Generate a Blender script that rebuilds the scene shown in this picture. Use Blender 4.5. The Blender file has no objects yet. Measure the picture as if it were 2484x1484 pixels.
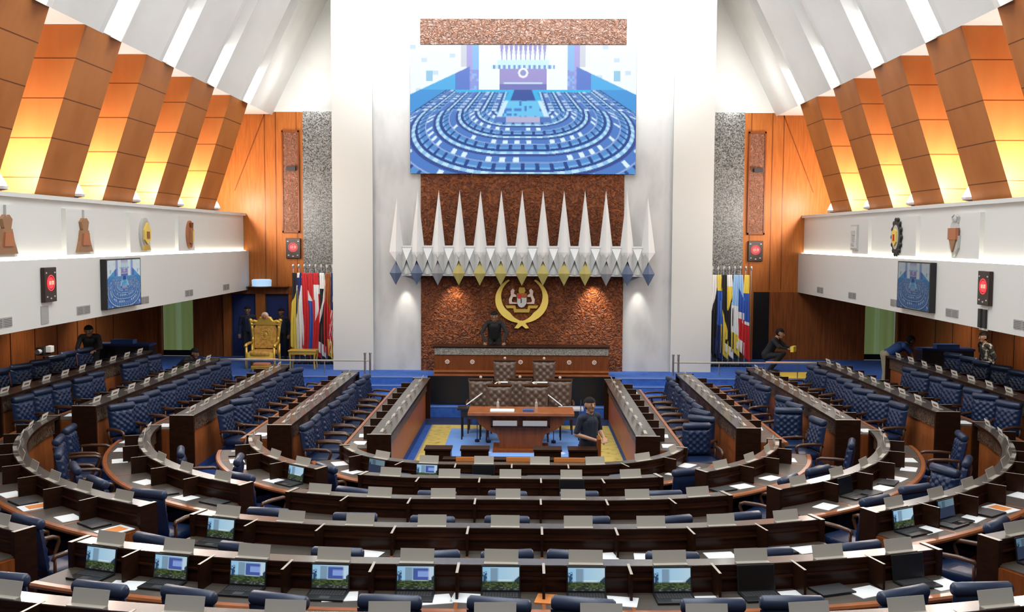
import bpy, bmesh, math, random
from mathutils import Vector, Matrix
random.seed(7)
PI = math.pi
S = bpy.context.scene
COL = S.collection

# ------------------------------------------------------------------ camera, world, lights, exposure
FPX = 2420.0
CAMLOC = Vector((0.12, 0.0, 4.4))
yaw, pitch, roll = math.atan(35 / FPX), math.atan(163 / FPX), math.radians(0.25)
_f = Vector((-math.sin(yaw) * math.cos(pitch), math.cos(yaw) * math.cos(pitch), -math.sin(pitch)))
_r = Vector((math.cos(yaw), math.sin(yaw), 0)); _u = _r.cross(_f)
CR = math.cos(roll) * _r + math.sin(roll) * _u
CU = -math.sin(roll) * _r + math.cos(roll) * _u
cam = bpy.data.cameras.new('camera'); camo = bpy.data.objects.new('camera', cam); COL.objects.link(camo)
cam.sensor_width = 36.0; cam.lens = 36.0 * FPX / 2484; cam.clip_end = 200
camo.matrix_world = Matrix.Translation(CAMLOC) @ Matrix((CR, CU, -_f)).transposed().to_4x4()
S.camera = camo
w = bpy.data.worlds.new('world'); S.world = w; w.use_nodes = True
w.node_tree.nodes['Background'].inputs[0].default_value = (0.9, 0.95, 1.0, 1)
w.node_tree.nodes['Background'].inputs[1].default_value = 0.15
S.view_settings.view_transform = 'Standard'; S.view_settings.look = 'None'
S.view_settings.exposure = 0.36; S.view_settings.gamma = 1.0; S.view_settings.use_curve_mapping = False

def area(name, loc, tgt, sx, sy, power, col=(1, 1, 1), spread=180):
    l = bpy.data.lights.new(name, 'AREA'); l.shape = 'RECTANGLE'; l.size = sx; l.size_y = sy
    l.energy = power; l.color = col; l.spread = math.radians(spread)
    o = bpy.data.objects.new(name, l); COL.objects.link(o); o.location = loc
    d = Vector(tgt) - Vector(loc); o.rotation_euler = d.to_track_quat('-Z', 'Y').to_euler(); return o

def spot(name, loc, tgt, power, ang, col=(1, 1, 1), blend=0.6, rad=0.05):
    l = bpy.data.lights.new(name, 'SPOT'); l.energy = power; l.color = col; l.spot_size = math.radians(ang)
    l.spot_blend = blend; l.shadow_soft_size = rad
    o = bpy.data.objects.new(name, l); COL.objects.link(o); o.location = loc
    d = Vector(tgt) - Vector(loc); o.rotation_euler = d.to_track_quat('-Z', 'Y').to_euler(); return o

# unseen overhead lights, the nearest added as front fill, and the wash on the tall white wall
for yy, pw in ((1.0, 400), (6.5, 410), (12.0, 430), (17.0, 350), (20.5, 60)):
    area('unseen_overhead_light', (0, yy, 13.0), (0, yy, 0), 7.0, 1.6, pw, (0.93, 0.97, 1.0))
area('wall_wash_lamp', (0, 22.3, 13.1), (0, 26.0, 9.9), 11.0, 0.4, 480, (0.97, 0.99, 1.0), 44)

def onscreen(p, m=60):
    q = Vector(p) - CAMLOC; z = q.dot(_f)
    if z < 0.5: return False
    px, py = 1242 + FPX * q.dot(CR) / z, 742 - FPX * q.dot(CU) / z
    return -m < px < 2484 + m and -m < py < 1484 + m

# ------------------------------------------------------------------ materials
M = {}
def mk(name, col, rough=0.5, metal=0.0, coat=0.0, var=None, bump=None, emit=None, estr=0.0, spec=0.5):
    """var = (colour2, scale, stretch xyz, contrast lo, hi); bump = (scale, strength, stretch)"""
    m = bpy.data.materials.new(name); m.use_nodes = True; nt = m.node_tree; N = nt.nodes; Lk = nt.links
    b = N['Principled BSDF']
    b.inputs['Base Color'].default_value = (*col, 1); b.inputs['Roughness'].default_value = rough
    b.inputs['Metallic'].default_value = metal; b.inputs['Coat Weight'].default_value = coat
    b.inputs['Coat Roughness'].default_value = 0.12; b.inputs['Specular IOR Level'].default_value = spec
    tc = N.new('ShaderNodeTexCoord')
    def noise(scale, st, det=4):
        mp = N.new('ShaderNodeMapping'); mp.inputs['Scale'].default_value = st
        Lk.new(tc.outputs['Object'], mp.inputs['Vector'])
        n = N.new('ShaderNodeTexNoise'); n.inputs['Scale'].default_value = scale; n.inputs['Detail'].default_value = det
        Lk.new(mp.outputs['Vector'], n.inputs['Vector']); return n
    if var:
        n = noise(var[1], var[2]); r = N.new('ShaderNodeValToRGB')
        r.color_ramp.elements[0].position = var[3]; r.color_ramp.elements[1].position = var[4]
        r.color_ramp.elements[0].color = (*col, 1); r.color_ramp.elements[1].color = (*var[0], 1)
        Lk.new(n.outputs['Fac'], r.inputs['Fac']); Lk.new(r.outputs['Color'], b.inputs['Base Color'])
    if bump:
        n = noise(bump[0], bump[2]); bp = N.new('ShaderNodeBump'); bp.inputs['Strength'].default_value = bump[1]
        bp.inputs['Distance'].default_value = 0.03
        Lk.new(n.outputs['Fac'], bp.inputs['Height']); Lk.new(bp.outputs['Normal'], b.inputs['Normal'])
    if emit:
        b.inputs['Emission Color'].default_value = (*emit, 1); b.inputs['Emission Strength'].default_value = estr
    M[name] = m; return m

U1 = (1, 1, 1)
mk('white_paint', (0.67, 0.67, 0.635), 0.6)
mk('wall_cream', (0.56, 0.555, 0.515), 0.6)
mk('ceiling_white', (0.74, 0.74, 0.71), 0.7, var=((0.66, 0.66, 0.63), 0.8, U1, 0.4, 0.7))
mk('marble', (0.52, 0.52, 0.505), 0.35, var=((0.40, 0.405, 0.40), 1.6, (1.6, 1, 0.7), 0.45, 0.75))
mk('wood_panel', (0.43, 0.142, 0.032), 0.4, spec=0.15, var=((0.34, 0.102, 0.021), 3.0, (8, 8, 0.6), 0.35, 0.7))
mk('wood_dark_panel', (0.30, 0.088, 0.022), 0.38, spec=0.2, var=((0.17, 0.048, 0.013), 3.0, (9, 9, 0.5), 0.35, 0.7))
mk('desk_dark', (0.028, 0.010, 0.005), 0.3, var=((0.018, 0.007, 0.004), 4.0, (2, 2, 7), 0.35, 0.7), spec=0.15)
mk('bench_wood', (0.17, 0.046, 0.012), 0.35, spec=0.3, var=((0.12, 0.032, 0.008), 4.0, (6, 6, 0.6), 0.35, 0.7))
mk('desk_red', (0.24, 0.066, 0.016), 0.34, spec=0.2, var=((0.17, 0.045, 0.011), 4.0, (6, 6, 0.6), 0.35, 0.7))
mk('front_orange', (0.33, 0.100, 0.028), 0.4, spec=0.15, var=((0.24, 0.068, 0.017), 4.0, (6, 6, 0.6), 0.35, 0.7))
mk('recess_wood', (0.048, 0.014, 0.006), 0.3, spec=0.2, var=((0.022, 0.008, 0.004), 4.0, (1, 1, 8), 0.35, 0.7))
mk('trim_orange', (0.37, 0.115, 0.035), 0.28, var=((0.27, 0.08, 0.022), 5.0, U1, 0.35, 0.7))
mk('desk_leather', (0.070, 0.056, 0.044), 0.42, bump=(180, 0.12, U1))
mk('ledge_top', (0.085, 0.071, 0.057), 0.27, coat=0.35)
mk('pale_edge', (0.40, 0.36, 0.30), 0.35)
mk('navy_leather', (0.008, 0.020, 0.060), 0.33, spec=0.38, bump=(60, 0.08, U1))
mk('navy_roll', (0.020, 0.034, 0.074), 0.38)
mk('brown_leather', (0.105, 0.065, 0.045), 0.36)
mk('chair_wood', (0.085, 0.034, 0.014), 0.25, coat=0.3)
mk('black_metal', (0.018, 0.018, 0.020), 0.35, metal=0.6)
mk('black_plastic', (0.012, 0.012, 0.013), 0.38)
mk('key_grey', (0.045, 0.045, 0.048), 0.5)
mk('plate_beige', (0.46, 0.42, 0.355), 0.42, metal=0.1)
mk('paper', (0.82, 0.83, 0.82), 0.7)
mk('orange_print', (0.72, 0.24, 0.05), 0.6)
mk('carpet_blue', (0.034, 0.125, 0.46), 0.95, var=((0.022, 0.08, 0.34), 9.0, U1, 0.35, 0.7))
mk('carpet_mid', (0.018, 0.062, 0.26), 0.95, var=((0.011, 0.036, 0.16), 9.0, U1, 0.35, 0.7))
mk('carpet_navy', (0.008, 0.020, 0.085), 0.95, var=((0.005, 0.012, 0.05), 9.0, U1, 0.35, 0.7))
mk('step_edge', (0.16, 0.25, 0.50), 0.6)
mk('black_gloss', (0.008, 0.008, 0.009), 0.25)
mk('gold', (0.72, 0.48, 0.09), 0.34, metal=0.55)
mk('gold_fabric', (0.62, 0.36, 0.07), 0.55, var=((0.42, 0.20, 0.04), 14.0, U1, 0.4, 0.65))
mk('gold_bright', (0.78, 0.58, 0.12), 0.5)
mk('yellow_cloth', (0.80, 0.58, 0.07), 0.8)
mk('chrome', (0.75, 0.75, 0.76), 0.2, metal=0.9)
mk('silver_grey', (0.45, 0.46, 0.47), 0.4)
mk('vent_grey', (0.36, 0.35, 0.33), 0.6)
mk('vent_dark', (0.10, 0.10, 0.10), 0.6)
mk('spike_white', (0.62, 0.63, 0.62), 0.4)
mk('spike_grey', (0.44, 0.45, 0.435), 0.45)
mk('gem_blue', (0.09, 0.12, 0.19), 0.3)
mk('gem_grey', (0.22, 0.225, 0.235), 0.3)
mk('gem_yellow', (0.37, 0.32, 0.10), 0.3)
mk('skin', (0.42, 0.22, 0.13), 0.5)
mk('skin_dark', (0.22, 0.11, 0.06), 0.5)
mk('hair', (0.008, 0.006, 0.005), 0.75, spec=0.2)
mk('cloth_navy', (0.010, 0.016, 0.035), 0.8)
mk('cloth_black', (0.008, 0.008, 0.009), 0.8)
mk('cloth_blue', (0.035, 0.09, 0.28), 0.8)
mk('cloth_khaki', (0.34, 0.30, 0.19), 0.8)
mk('cloth_pattern', (0.40, 0.37, 0.30), 0.8, var=((0.02, 0.017, 0.015), 12.0, U1, 0.36, 0.46))
mk('eye_dark', (0.01, 0.008, 0.008), 0.2)
mk('lip', (0.26, 0.10, 0.07), 0.5)
mk('door_blue', (0.012, 0.026, 0.105), 0.5)
mk('curtain_green_glow', (0.20, 0.27, 0.10), 0.7, emit=(0.20, 0.27, 0.10), estr=0.28)  # curtain emission stands in for light from the space behind the doorway
mk('curtain_pale_glow', (0.24, 0.34, 0.17), 0.7, emit=(0.24, 0.34, 0.17), estr=0.28)
mk('red', (0.55, 0.02, 0.025), 0.7)
mk('flag_white', (0.75, 0.75, 0.74), 0.8)
mk('flag_black', (0.015, 0.014, 0.014), 0.8)
mk('flag_blue', (0.03, 0.10, 0.42), 0.8)
mk('flag_lightblue', (0.30, 0.50, 0.75), 0.8)
mk('flag_navy', (0.015, 0.03, 0.14), 0.8)
mk('flag_yellow', (0.75, 0.58, 0.08), 0.8)
mk('led_red', (0.5, 0.01, 0.01), 0.5, emit=(1.0, 0.04, 0.06), estr=1.2)
mk('led_pale', (0.8, 0.5, 0.3), 0.5, emit=(1.0, 0.55, 0.35), estr=1.0)
mk('clock_black', (0.028, 0.012, 0.007), 0.25)
mk('lamp_white', (0.9, 0.9, 0.9), 0.5, emit=(0.93, 0.97, 1.0), estr=6.0)
mk('slot_white', (0.9, 0.9, 0.9), 0.5, emit=(1.0, 1.0, 0.99), estr=3.0)
mk('cove_warm', (0.9, 0.9, 0.8), 0.5, emit=(1.0, 0.92, 0.74), estr=9.0)
mk('drum_glow', (0.5, 0.65, 0.8), 0.5, emit=(0.35, 0.62, 0.95), estr=0.55)
mk('brass', (0.38, 0.20, 0.10), 0.4, metal=0.4)
mk('emblem_silver', (0.50, 0.50, 0.47), 0.4)
mk('emblem_rust', (0.42, 0.15, 0.06), 0.5)
mk('rosette', (0.62, 0.48, 0.40), 0.4)

def seam_wood(name, col, col2, pitch_z, off):
    m = mk(name, col, 0.42, spec=0.12, var=(col2, 1.6, (1.2, 1.2, 0.35), 0.35, 0.7)); nt = m.node_tree; N = nt.nodes; Lk = nt.links
    b = N['Principled BSDF']; src = b.inputs['Base Color'].links[0].from_socket
    tc = [n for n in N if n.type == 'TEX_COORD'][0]
    sp = N.new('ShaderNodeSeparateXYZ'); Lk.new(tc.outputs['Object'], sp.inputs[0])
    a = N.new('ShaderNodeMath'); a.operation = 'ADD'; a.inputs[1].default_value = off; Lk.new(sp.outputs['Z'], a.inputs[0])
    d = N.new('ShaderNodeMath'); d.operation = 'PINGPONG'; d.inputs[1].default_value = pitch_z / 2; Lk.new(a.outputs[0], d.inputs[0])
    c = N.new('ShaderNodeMath'); c.operation = 'LESS_THAN'; c.inputs[1].default_value = 0.009; Lk.new(d.outputs[0], c.inputs[0])
    mx = N.new('ShaderNodeMix'); mx.data_type = 'RGBA'; Lk.new(c.outputs[0], mx.inputs[0]); Lk.new(src, mx.inputs[6])
    mx.inputs[7].default_value = (col2[0] * 0.35, col2[1] * 0.3, col2[2] * 0.3, 1); Lk.new(mx.outputs[2], b.inputs['Base Color'])
seam_wood('veneer', (0.44, 0.160, 0.043), (0.37, 0.122, 0.030), 0.66, 0.30)

def carved(name, dark, light, scale, bumpd):
    m = mk(name, dark, 0.38, spec=0.35); nt = m.node_tree; N = nt.nodes; Lk = nt.links; b = N['Principled BSDF']
    tc = [n for n in N if n.type == 'TEX_COORD'][0]
    n = N.new('ShaderNodeTexNoise'); n.inputs['Scale'].default_value = scale; n.inputs['Detail'].default_value = 3
    n.inputs['Distortion'].default_value = 2.2; Lk.new(tc.outputs['Object'], n.inputs['Vector'])
    r = N.new('ShaderNodeValToRGB'); r.color_ramp.elements[0].position = 0.38; r.color_ramp.elements[1].position = 0.66
    r.color_ramp.elements[0].color = (*dark, 1); r.color_ramp.elements[1].color = (*light, 1)
    Lk.new(n.outputs['Fac'], r.inputs['Fac']); Lk.new(r.outputs['Color'], b.inputs['Base Color'])
    bp = N.new('ShaderNodeBump'); bp.inputs['Strength'].default_value = 1.0; bp.inputs['Distance'].default_value = bumpd
    Lk.new(n.outputs['Fac'], bp.inputs['Height']); Lk.new(bp.outputs['Normal'], b.inputs['Normal'])
carved('carved_wood', (0.075, 0.017, 0.004), (0.25, 0.066, 0.012), 7.5, 0.09)
carved('carved_pale', (0.13, 0.050, 0.024), (0.30, 0.13, 0.075), 11.0, 0.04)
carved('carved_frieze', (0.040, 0.016, 0.008), (0.105, 0.042, 0.021), 8.0, 0.05)
carved('carved_grey', (0.10, 0.09, 0.075), (0.42, 0.40, 0.35), 26.0, 0.02)
carved('carved_band', (0.032, 0.014, 0.007), (0.20, 0.125, 0.075), 16.0, 0.02)

def mosaic(name):
    m = mk(name, (0.3, 0.3, 0.3), 0.3); nt = m.node_tree; N = nt.nodes; Lk = nt.links; b = N['Principled BSDF']
    tc = [n for n in N if n.type == 'TEX_COORD'][0]
    v = N.new('ShaderNodeTexVoronoi'); v.inputs['Scale'].default_value = 44; Lk.new(tc.outputs['Object'], v.inputs['Vector'])
    sp = N.new('ShaderNodeSeparateXYZ'); Lk.new(v.outputs['Color'], sp.inputs[0])
    r = N.new('ShaderNodeValToRGB'); e = r.color_ramp.elements
    e[0].position = 0.12; e[0].color = (0.02, 0.02, 0.019, 1); e[1].position = 0.97; e[1].color = (0.24, 0.24, 0.225, 1)
    Lk.new(sp.outputs['X'], r.inputs['Fac']); Lk.new(r.outputs['Color'], b.inputs['Base Color'])
mosaic('mosaic')

def rug_border():
    m = mk('rug_yellow', (0.62, 0.46, 0.10), 0.95); nt = m.node_tree; N = nt.nodes; Lk = nt.links; b = N['Principled BSDF']
    tc = [n for n in N if n.type == 'TEX_COORD'][0]
    v = N.new('ShaderNodeTexVoronoi'); v.inputs['Scale'].default_value = 6.0; Lk.new(tc.outputs['Object'], v.inputs['Vector'])
    r = N.new('ShaderNodeValToRGB'); r.color_ramp.interpolation = 'CONSTANT'; e = r.color_ramp.elements
    e[0].position = 0.0; e[0].color = (0.42, 0.13, 0.03, 1); e[1].position = 0.16; e[1].color = (0.56, 0.43, 0.11, 1)
    k = e.new(0.45); k.color = (0.66, 0.50, 0.13, 1)
    Lk.new(v.outputs['Distance'], r.inputs['Fac']); Lk.new(r.outputs['Color'], b.inputs['Base Color'])
    m = mk('rug_blue', (0.10, 0.24, 0.62), 0.95); nt = m.node_tree; N = nt.nodes; Lk = nt.links; b = N['Principled BSDF']
    tc = [n for n in N if n.type == 'TEX_COORD'][0]
    mp = N.new('ShaderNodeMapping'); mp.inputs['Scale'].default_value = (2.2, 1.3, 1); Lk.new(tc.outputs['Object'], mp.inputs['Vector'])
    v = N.new('ShaderNodeTexVoronoi'); v.inputs['Scale'].default_value = 1.0; Lk.new(mp.outputs['Vector'], v.inputs['Vector'])
    r = N.new('ShaderNodeValToRGB'); e = r.color_ramp.elements
    e[0].position = 0.10; e[0].color = (0.68, 0.74, 0.88, 1); e[1].position = 0.17; e[1].color = (0.19, 0.38, 0.82, 1)
    Lk.new(v.outputs['Distance'], r.inputs['Fac']); Lk.new(r.outputs['Color'], b.inputs['Base Color'])
rug_border()

def screen_mat(name, strength):
    m = bpy.data.materials.new(name); m.use_nodes = True; nt = m.node_tree; N = nt.nodes
    b = N['Principled BSDF']; b.inputs['Base Color'].default_value = (0.01, 0.01, 0.01, 1); b.inputs['Roughness'].default_value = 0.5; b.inputs['Specular IOR Level'].default_value = 0.15
    a = N.new('ShaderNodeAttribute'); a.attribute_name = 'picture'
    nt.links.new(a.outputs['Color'], b.inputs['Emission Color']); b.inputs['Emission Strength'].default_value = strength
    M[name] = m
screen_mat('screen_bright', 0.80); screen_mat('screen_dim', 0.42); screen_mat('screen_dimmer', 0.20)

# ------------------------------------------------------------------ mesh helpers
class MB:
    def __init__(s): s.v = []; s.f = []; s.m = []; s.mats = []; s.cur = 0
    def mat(s, name):
        if name not in s.mats: s.mats.append(name)
        s.cur = s.mats.index(name); return s
    def add(s, vs, fs):
        o = len(s.v); s.v += [tuple(p) for p in vs]; s.f += [tuple(i + o for i in f) for f in fs]; s.m += [s.cur] * len(fs); return s
    def box(s, x0, x1, y0, y1, z0, z1, T=None):
        vs = [Vector((x, y, z)) for z in (z0, z1) for y in (y0, y1) for x in (x0, x1)]
        if T: vs = [T @ p for p in vs]
        return s.add(vs, [(0, 2, 3, 1), (4, 5, 7, 6), (0, 1, 5, 4), (2, 6, 7, 3), (0, 4, 6, 2), (1, 3, 7, 5)])
    def prism(s, poly, z0, z1, T=None):
        n = len(poly); vs = [Vector((p[0], p[1], z0)) for p in poly] + [Vector((p[0], p[1], z1)) for p in poly]
        if T: vs = [T @ p for p in vs]
        return s.add(vs, [tuple(range(n))[::-1], tuple(range(n, 2 * n))] + [(i, (i + 1) % n, n + (i + 1) % n, n + i) for i in range(n)])
    def tube(s, pts, rad, n=8, caps=True):
        pts = [Vector(p) for p in pts]; k = len(pts)
        rs = rad if isinstance(rad, (list, tuple)) else [rad] * k
        vs = []; prev = None
        for i, p in enumerate(pts):
            t = (pts[min(i + 1, k - 1)] - pts[max(i - 1, 0)]).normalized()
            if prev is None:
                a = Vector((0, 0, 1)) if abs(t.z) < 0.9 else Vector((1, 0, 0)); x = t.cross(a).normalized()
            else: x = (prev - t * prev.dot(t)).normalized()
            prev = x; y = t.cross(x)
            vs += [p + rs[i] * (math.cos(2 * PI * j / n) * x + math.sin(2 * PI * j / n) * y) for j in range(n)]
        fs = [(i * n + j, i * n + (j + 1) % n, (i + 1) * n + (j + 1) % n, (i + 1) * n + j) for i in range(k - 1) for j in range(n)]
        if caps: fs += [tuple(range(n))[::-1], tuple(range((k - 1) * n, k * n))]
        return s.add(vs, fs)
    def lathe(s, prof, n=14, c=(0, 0, 0), T=None):
        vs = [Vector((c[0] + r * math.cos(2 * PI * j / n), c[1] + r * math.sin(2 * PI * j / n), c[2] + z)) for r, z in prof for j in range(n)]
        if T: vs = [T @ p for p in vs]
        k = len(prof)
        return s.add(vs, [(i * n + j, i * n + (j + 1) % n, (i + 1) * n + (j + 1) % n, (i + 1) * n + j) for i in range(k - 1) for j in range(n)] + [tuple(range(n))[::-1], tuple(range((k - 1) * n, k * n))])
    def ell(s, c, r, n=12, k=8, T=None):
        prof = [(max(1e-4, math.sin(PI * i / k)), -math.cos(PI * i / k)) for i in range(k + 1)]
        vs = [Vector((c[0] + r[0] * a * math.cos(2 * PI * j / n), c[1] + r[1] * a * math.sin(2 * PI * j / n), c[2] + r[2] * b)) for a, b in prof for j in range(n)]
        if T: vs = [T @ p for p in vs]
        return s.add(vs, [(i * n + j, i * n + (j + 1) % n, (i + 1) * n + (j + 1) % n, (i + 1) * n + j) for i in range(k) for j in range(n)])
    def rbox(s, c, h, e=4.0, n=20, k=12, T=None):   # superellipsoid cushion
        def pw(a): return math.copysign(abs(a) ** (2 / e), a)
        vs = []
        for i in range(k + 1):
            ph = -PI / 2 + PI * i / k
            for j in range(n):
                th = 2 * PI * j / n
                p = Vector((c[0] + h[0] * pw(math.cos(ph)) * pw(math.cos(th)), c[1] + h[1] * pw(math.cos(ph)) * pw(math.sin(th)), c[2] + h[2] * pw(math.sin(ph))))
                vs.append(T @ p if T else p)
        return s.add(vs, [(i * n + j, i * n + (j + 1) % n, (i + 1) * n + (j + 1) % n, (i + 1) * n + j) for i in range(k) for j in range(n)])
    def grid(s, fn, nu, nv, close=False):
        vs = [fn(i / nu, j / nv) for j in range(nv + 1) for i in range(nu + 1)]
        return s.add(vs, [(j * (nu + 1) + i, j * (nu + 1) + i + 1, (j + 1) * (nu + 1) + i + 1, (j + 1) * (nu + 1) + i) for j in range(nv) for i in range(nu)])
    def build(s, name, mat=None, parent=None, smooth=False, bevel=0.0, off=None):
        me = bpy.data.meshes.new(name)
        o_ = Vector(off) if off is not None else Vector((0, 0, 0))
        me.from_pydata([Vector(p) - o_ for p in s.v], [], s.f)
        names = s.mats or [mat]
        for k in names: me.materials.append(M[k])
        if s.mats: me.polygons.foreach_set('material_index', s.m)
        bm = bmesh.new(); bm.from_mesh(me); bmesh.ops.recalc_face_normals(bm, faces=bm.faces); bm.to_mesh(me); bm.free()
        if smooth: me.polygons.foreach_set('use_smooth', [True] * len(me.polygons))
        me.update()
        o = bpy.data.objects.new(name, me); COL.objects.link(o)
        if parent is not None: o.parent = parent
        if bevel:
            b = o.modifiers.new('edge', 'BEVEL'); b.width = bevel; b.segments = 2; b.limit_method = 'ANGLE'
        return o

def thing(name, label, cat, loc=(0, 0, 0), rz=0.0, group=None):
    o = bpy.data.objects.new(name, None); COL.objects.link(o); o.location = loc; o.rotation_euler = (0, 0, rz); o.empty_display_size = 0.2
    return tag(o, label, cat, group)
def tag(o, label, cat, group=None):
    o['label'] = label; o['category'] = cat
    if group: o['group'] = group
    return o
def struct(o): o['kind'] = 'structure'; return o
def place(o, loc, rz=0.0): o.location = loc; o.rotation_euler = (0, 0, rz); return o
def dup(root, loc, rz, label, group=None):
    r = root.copy(); COL.objects.link(r); r.location = loc; r.rotation_euler = (0, 0, rz); r['label'] = label
    if group: r['group'] = group
    for ch in list(root.children):
        c = ch.copy(); COL.objects.link(c); c.parent = r
        for g in list(ch.children):
            d = g.copy(); COL.objects.link(d); d.parent = c
    return r
class Proto:                       # first use moves the original, later uses copy it
    def __init__(s, root): s.root = root; s.used = False
    def put(s, loc, rz, label, group):
        if not s.used:
            s.used = True; r = s.root; r.location = loc; r.rotation_euler = (0, 0, rz); r['label'] = label; r['group'] = group; return r
        return dup(s.root, loc, rz, label, group)
ORD = ['', 'first', 'second', 'third', 'fourth', 'fifth', 'sixth', 'seventh', 'eighth', 'ninth', 'tenth', 'eleventh', 'twelfth', 'thirteenth', 'fourteenth']
SIDE = {-1: 'throne side', 1: 'side opposite throne'}
YZ = Matrix(((0, 0, 1, 0), (1, 0, 0, 0), (0, 1, 0, 0), (0, 0, 0, 1)))   # prism drawn in (y,z), extruded along x
XZ = Matrix(((1, 0, 0, 0), (0, 0, -1, 0), (0, 1, 0, 0), (0, 0, 0, 1)))  # prism drawn in (x,z), extruded along -y

# ------------------------------------------------------------------ the room
XO = -0.09                                    # axis of the seating
A_, CY = 1.0, 17.0                            # half distance and depth of the arc centres
YK = [None, 15.05, 13.54, 11.87, 10.17, 8.55, 6.85]   # outer ledge edge of each row on the axis
RHO = [None] + [CY - y for y in YK[1:]]
XARM = [None, 2.42, 4.10, 5.75, 7.40, 9.00]   # outer ledge edge of each straight desk
Y0A, Y1A = 16.56, 23.35
DAIS = 0.95

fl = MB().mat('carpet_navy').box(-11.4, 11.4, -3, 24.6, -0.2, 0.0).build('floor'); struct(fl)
for k in range(2, 7):
    r = RHO[k] - 0.36 + 0.10; xa = XARM[k] - 0.36 + 0.10 if k < 6 else 11.0
    pm = math.acos((CY - Y0A) / r); pts = [(-11.3, Y0A)]
    pts += [(XO - A_ - r * math.sin(pm * (1 - i / 24)), CY - r * math.cos(pm * (1 - i / 24))) for i in range(25)]
    pts += [(XO + A_ + r * math.sin(pm * i / 24), CY - r * math.cos(pm * i / 24)) for i in range(25)]
    pts += [(11.3, Y0A), (11.3, -3), (-11.3, -3)]
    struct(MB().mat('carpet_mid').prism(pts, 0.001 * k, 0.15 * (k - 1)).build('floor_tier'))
for k in range(1, 6):
    for sg in (-1, 1):
        xi = XO + sg * (XARM[k] - 0.26)
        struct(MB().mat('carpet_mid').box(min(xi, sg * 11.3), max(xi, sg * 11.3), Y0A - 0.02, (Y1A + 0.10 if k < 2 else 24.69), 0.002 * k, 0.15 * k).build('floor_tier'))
# dais with steps
d = MB().mat('carpet_blue')
d.box(-11.3, 11.3, 24.70, 28.8, -0.1, DAIS)
struct(d.build('floor_dais'))
st = MB()
for sg in (-1, 1):
    for i in range(4):
        y1 = 24.70 - 0.26 * i; z = DAIS - 0.18 * (i + 1); xa, xb = sorted((sg * 2.34, sg * 11.3))
        st.mat('carpet_blue').box(xa, xb, y1 - 0.26, y1, -0.05 + 0.001 * i, z)
        st.mat('step_edge').box(xa, xb, y1 - 0.27, y1 - 0.235, z - 0.02, z + 0.006)
    xa, xb = sorted((sg * 2.34, sg * 11.3)); st.mat('step_edge').box(xa, xb, 24.69, 24.73, DAIS - 0.02, DAIS + 0.006)
struct(st.build('floor_steps'))
st = MB().mat('carpet_blue').box(-2.33, 2.33, 24.36, 24.66, -0.03, 0.26).box(-1.15, 1.15, 23.35, 24.37, -0.02, 0.255)
st.mat('step_edge').box(-2.33, 2.33, 24.35, 24.39, 0.245, 0.266)
struct(st.build('floor_clerk_platform'))
struct(MB().mat('black_gloss').box(-2.33, 2.33, 24.64, 24.72, 0.26, DAIS + 0.03).build('trim_1'))

# side walls, back wall with its doors
XW = 11.3
for sg, nm in ((-1, 'wall_left'), (1, 'wall_right')):
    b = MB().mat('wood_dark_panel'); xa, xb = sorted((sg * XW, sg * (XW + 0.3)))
    b.box(xa, xb, 4, 28.8, 0, 3.0).mat('white_paint').box(xa, xb, 4, 28.8, 3.0, 8.2)
    for y in [13 + 1.1 * i for i in range(14)]:
        b.mat('desk_dark').box(*sorted((sg * (XW - 0.006), sg * XW)), y, y + 0.03, 0.7, 2.9)
    struct(b.build(nm))
YB = 28.8
b = MB().mat('wood_panel')
DZ = 2.90   # door head
# left half: wall in pieces round the two openings
for sg in (-1, 1):
    def bx(x0, x1, z0, z1, mat='wood_panel'):
        xa, xb = sorted((sg * x0, sg * x1)); b.mat(mat).box(xa, xb, YB, YB + 0.3, z0, z1)
    bx(4.6, 11.3, DZ, 8.0)
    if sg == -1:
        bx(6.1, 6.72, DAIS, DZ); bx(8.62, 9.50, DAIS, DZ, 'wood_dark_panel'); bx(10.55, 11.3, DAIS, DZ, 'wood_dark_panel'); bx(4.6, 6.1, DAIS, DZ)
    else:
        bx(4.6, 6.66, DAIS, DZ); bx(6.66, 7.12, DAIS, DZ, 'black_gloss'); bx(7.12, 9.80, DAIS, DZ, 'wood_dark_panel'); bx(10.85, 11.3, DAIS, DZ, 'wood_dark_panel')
for sg in (-1, 1):
    bx(4.6, 7.6, 8.0, 13.3, 'ceiling_white')
    for x in (6.50, 7.10, 7.42):        # panel joints
        b.mat('desk_red').box(*sorted((sg * x, sg * (x + 0.025))), YB - 0.008, YB, 2.95, 8.0)
    # raking joint of the upper wall
    b.mat('desk_red').prism([(sg * 7.40, 7.95), (sg * 7.43, 7.95), (sg * 8.32, 5.75), (sg * 8.29, 5.75)], -YB, -(YB - 0.008), XZ)
struct(b.build('wall_back'))
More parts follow.
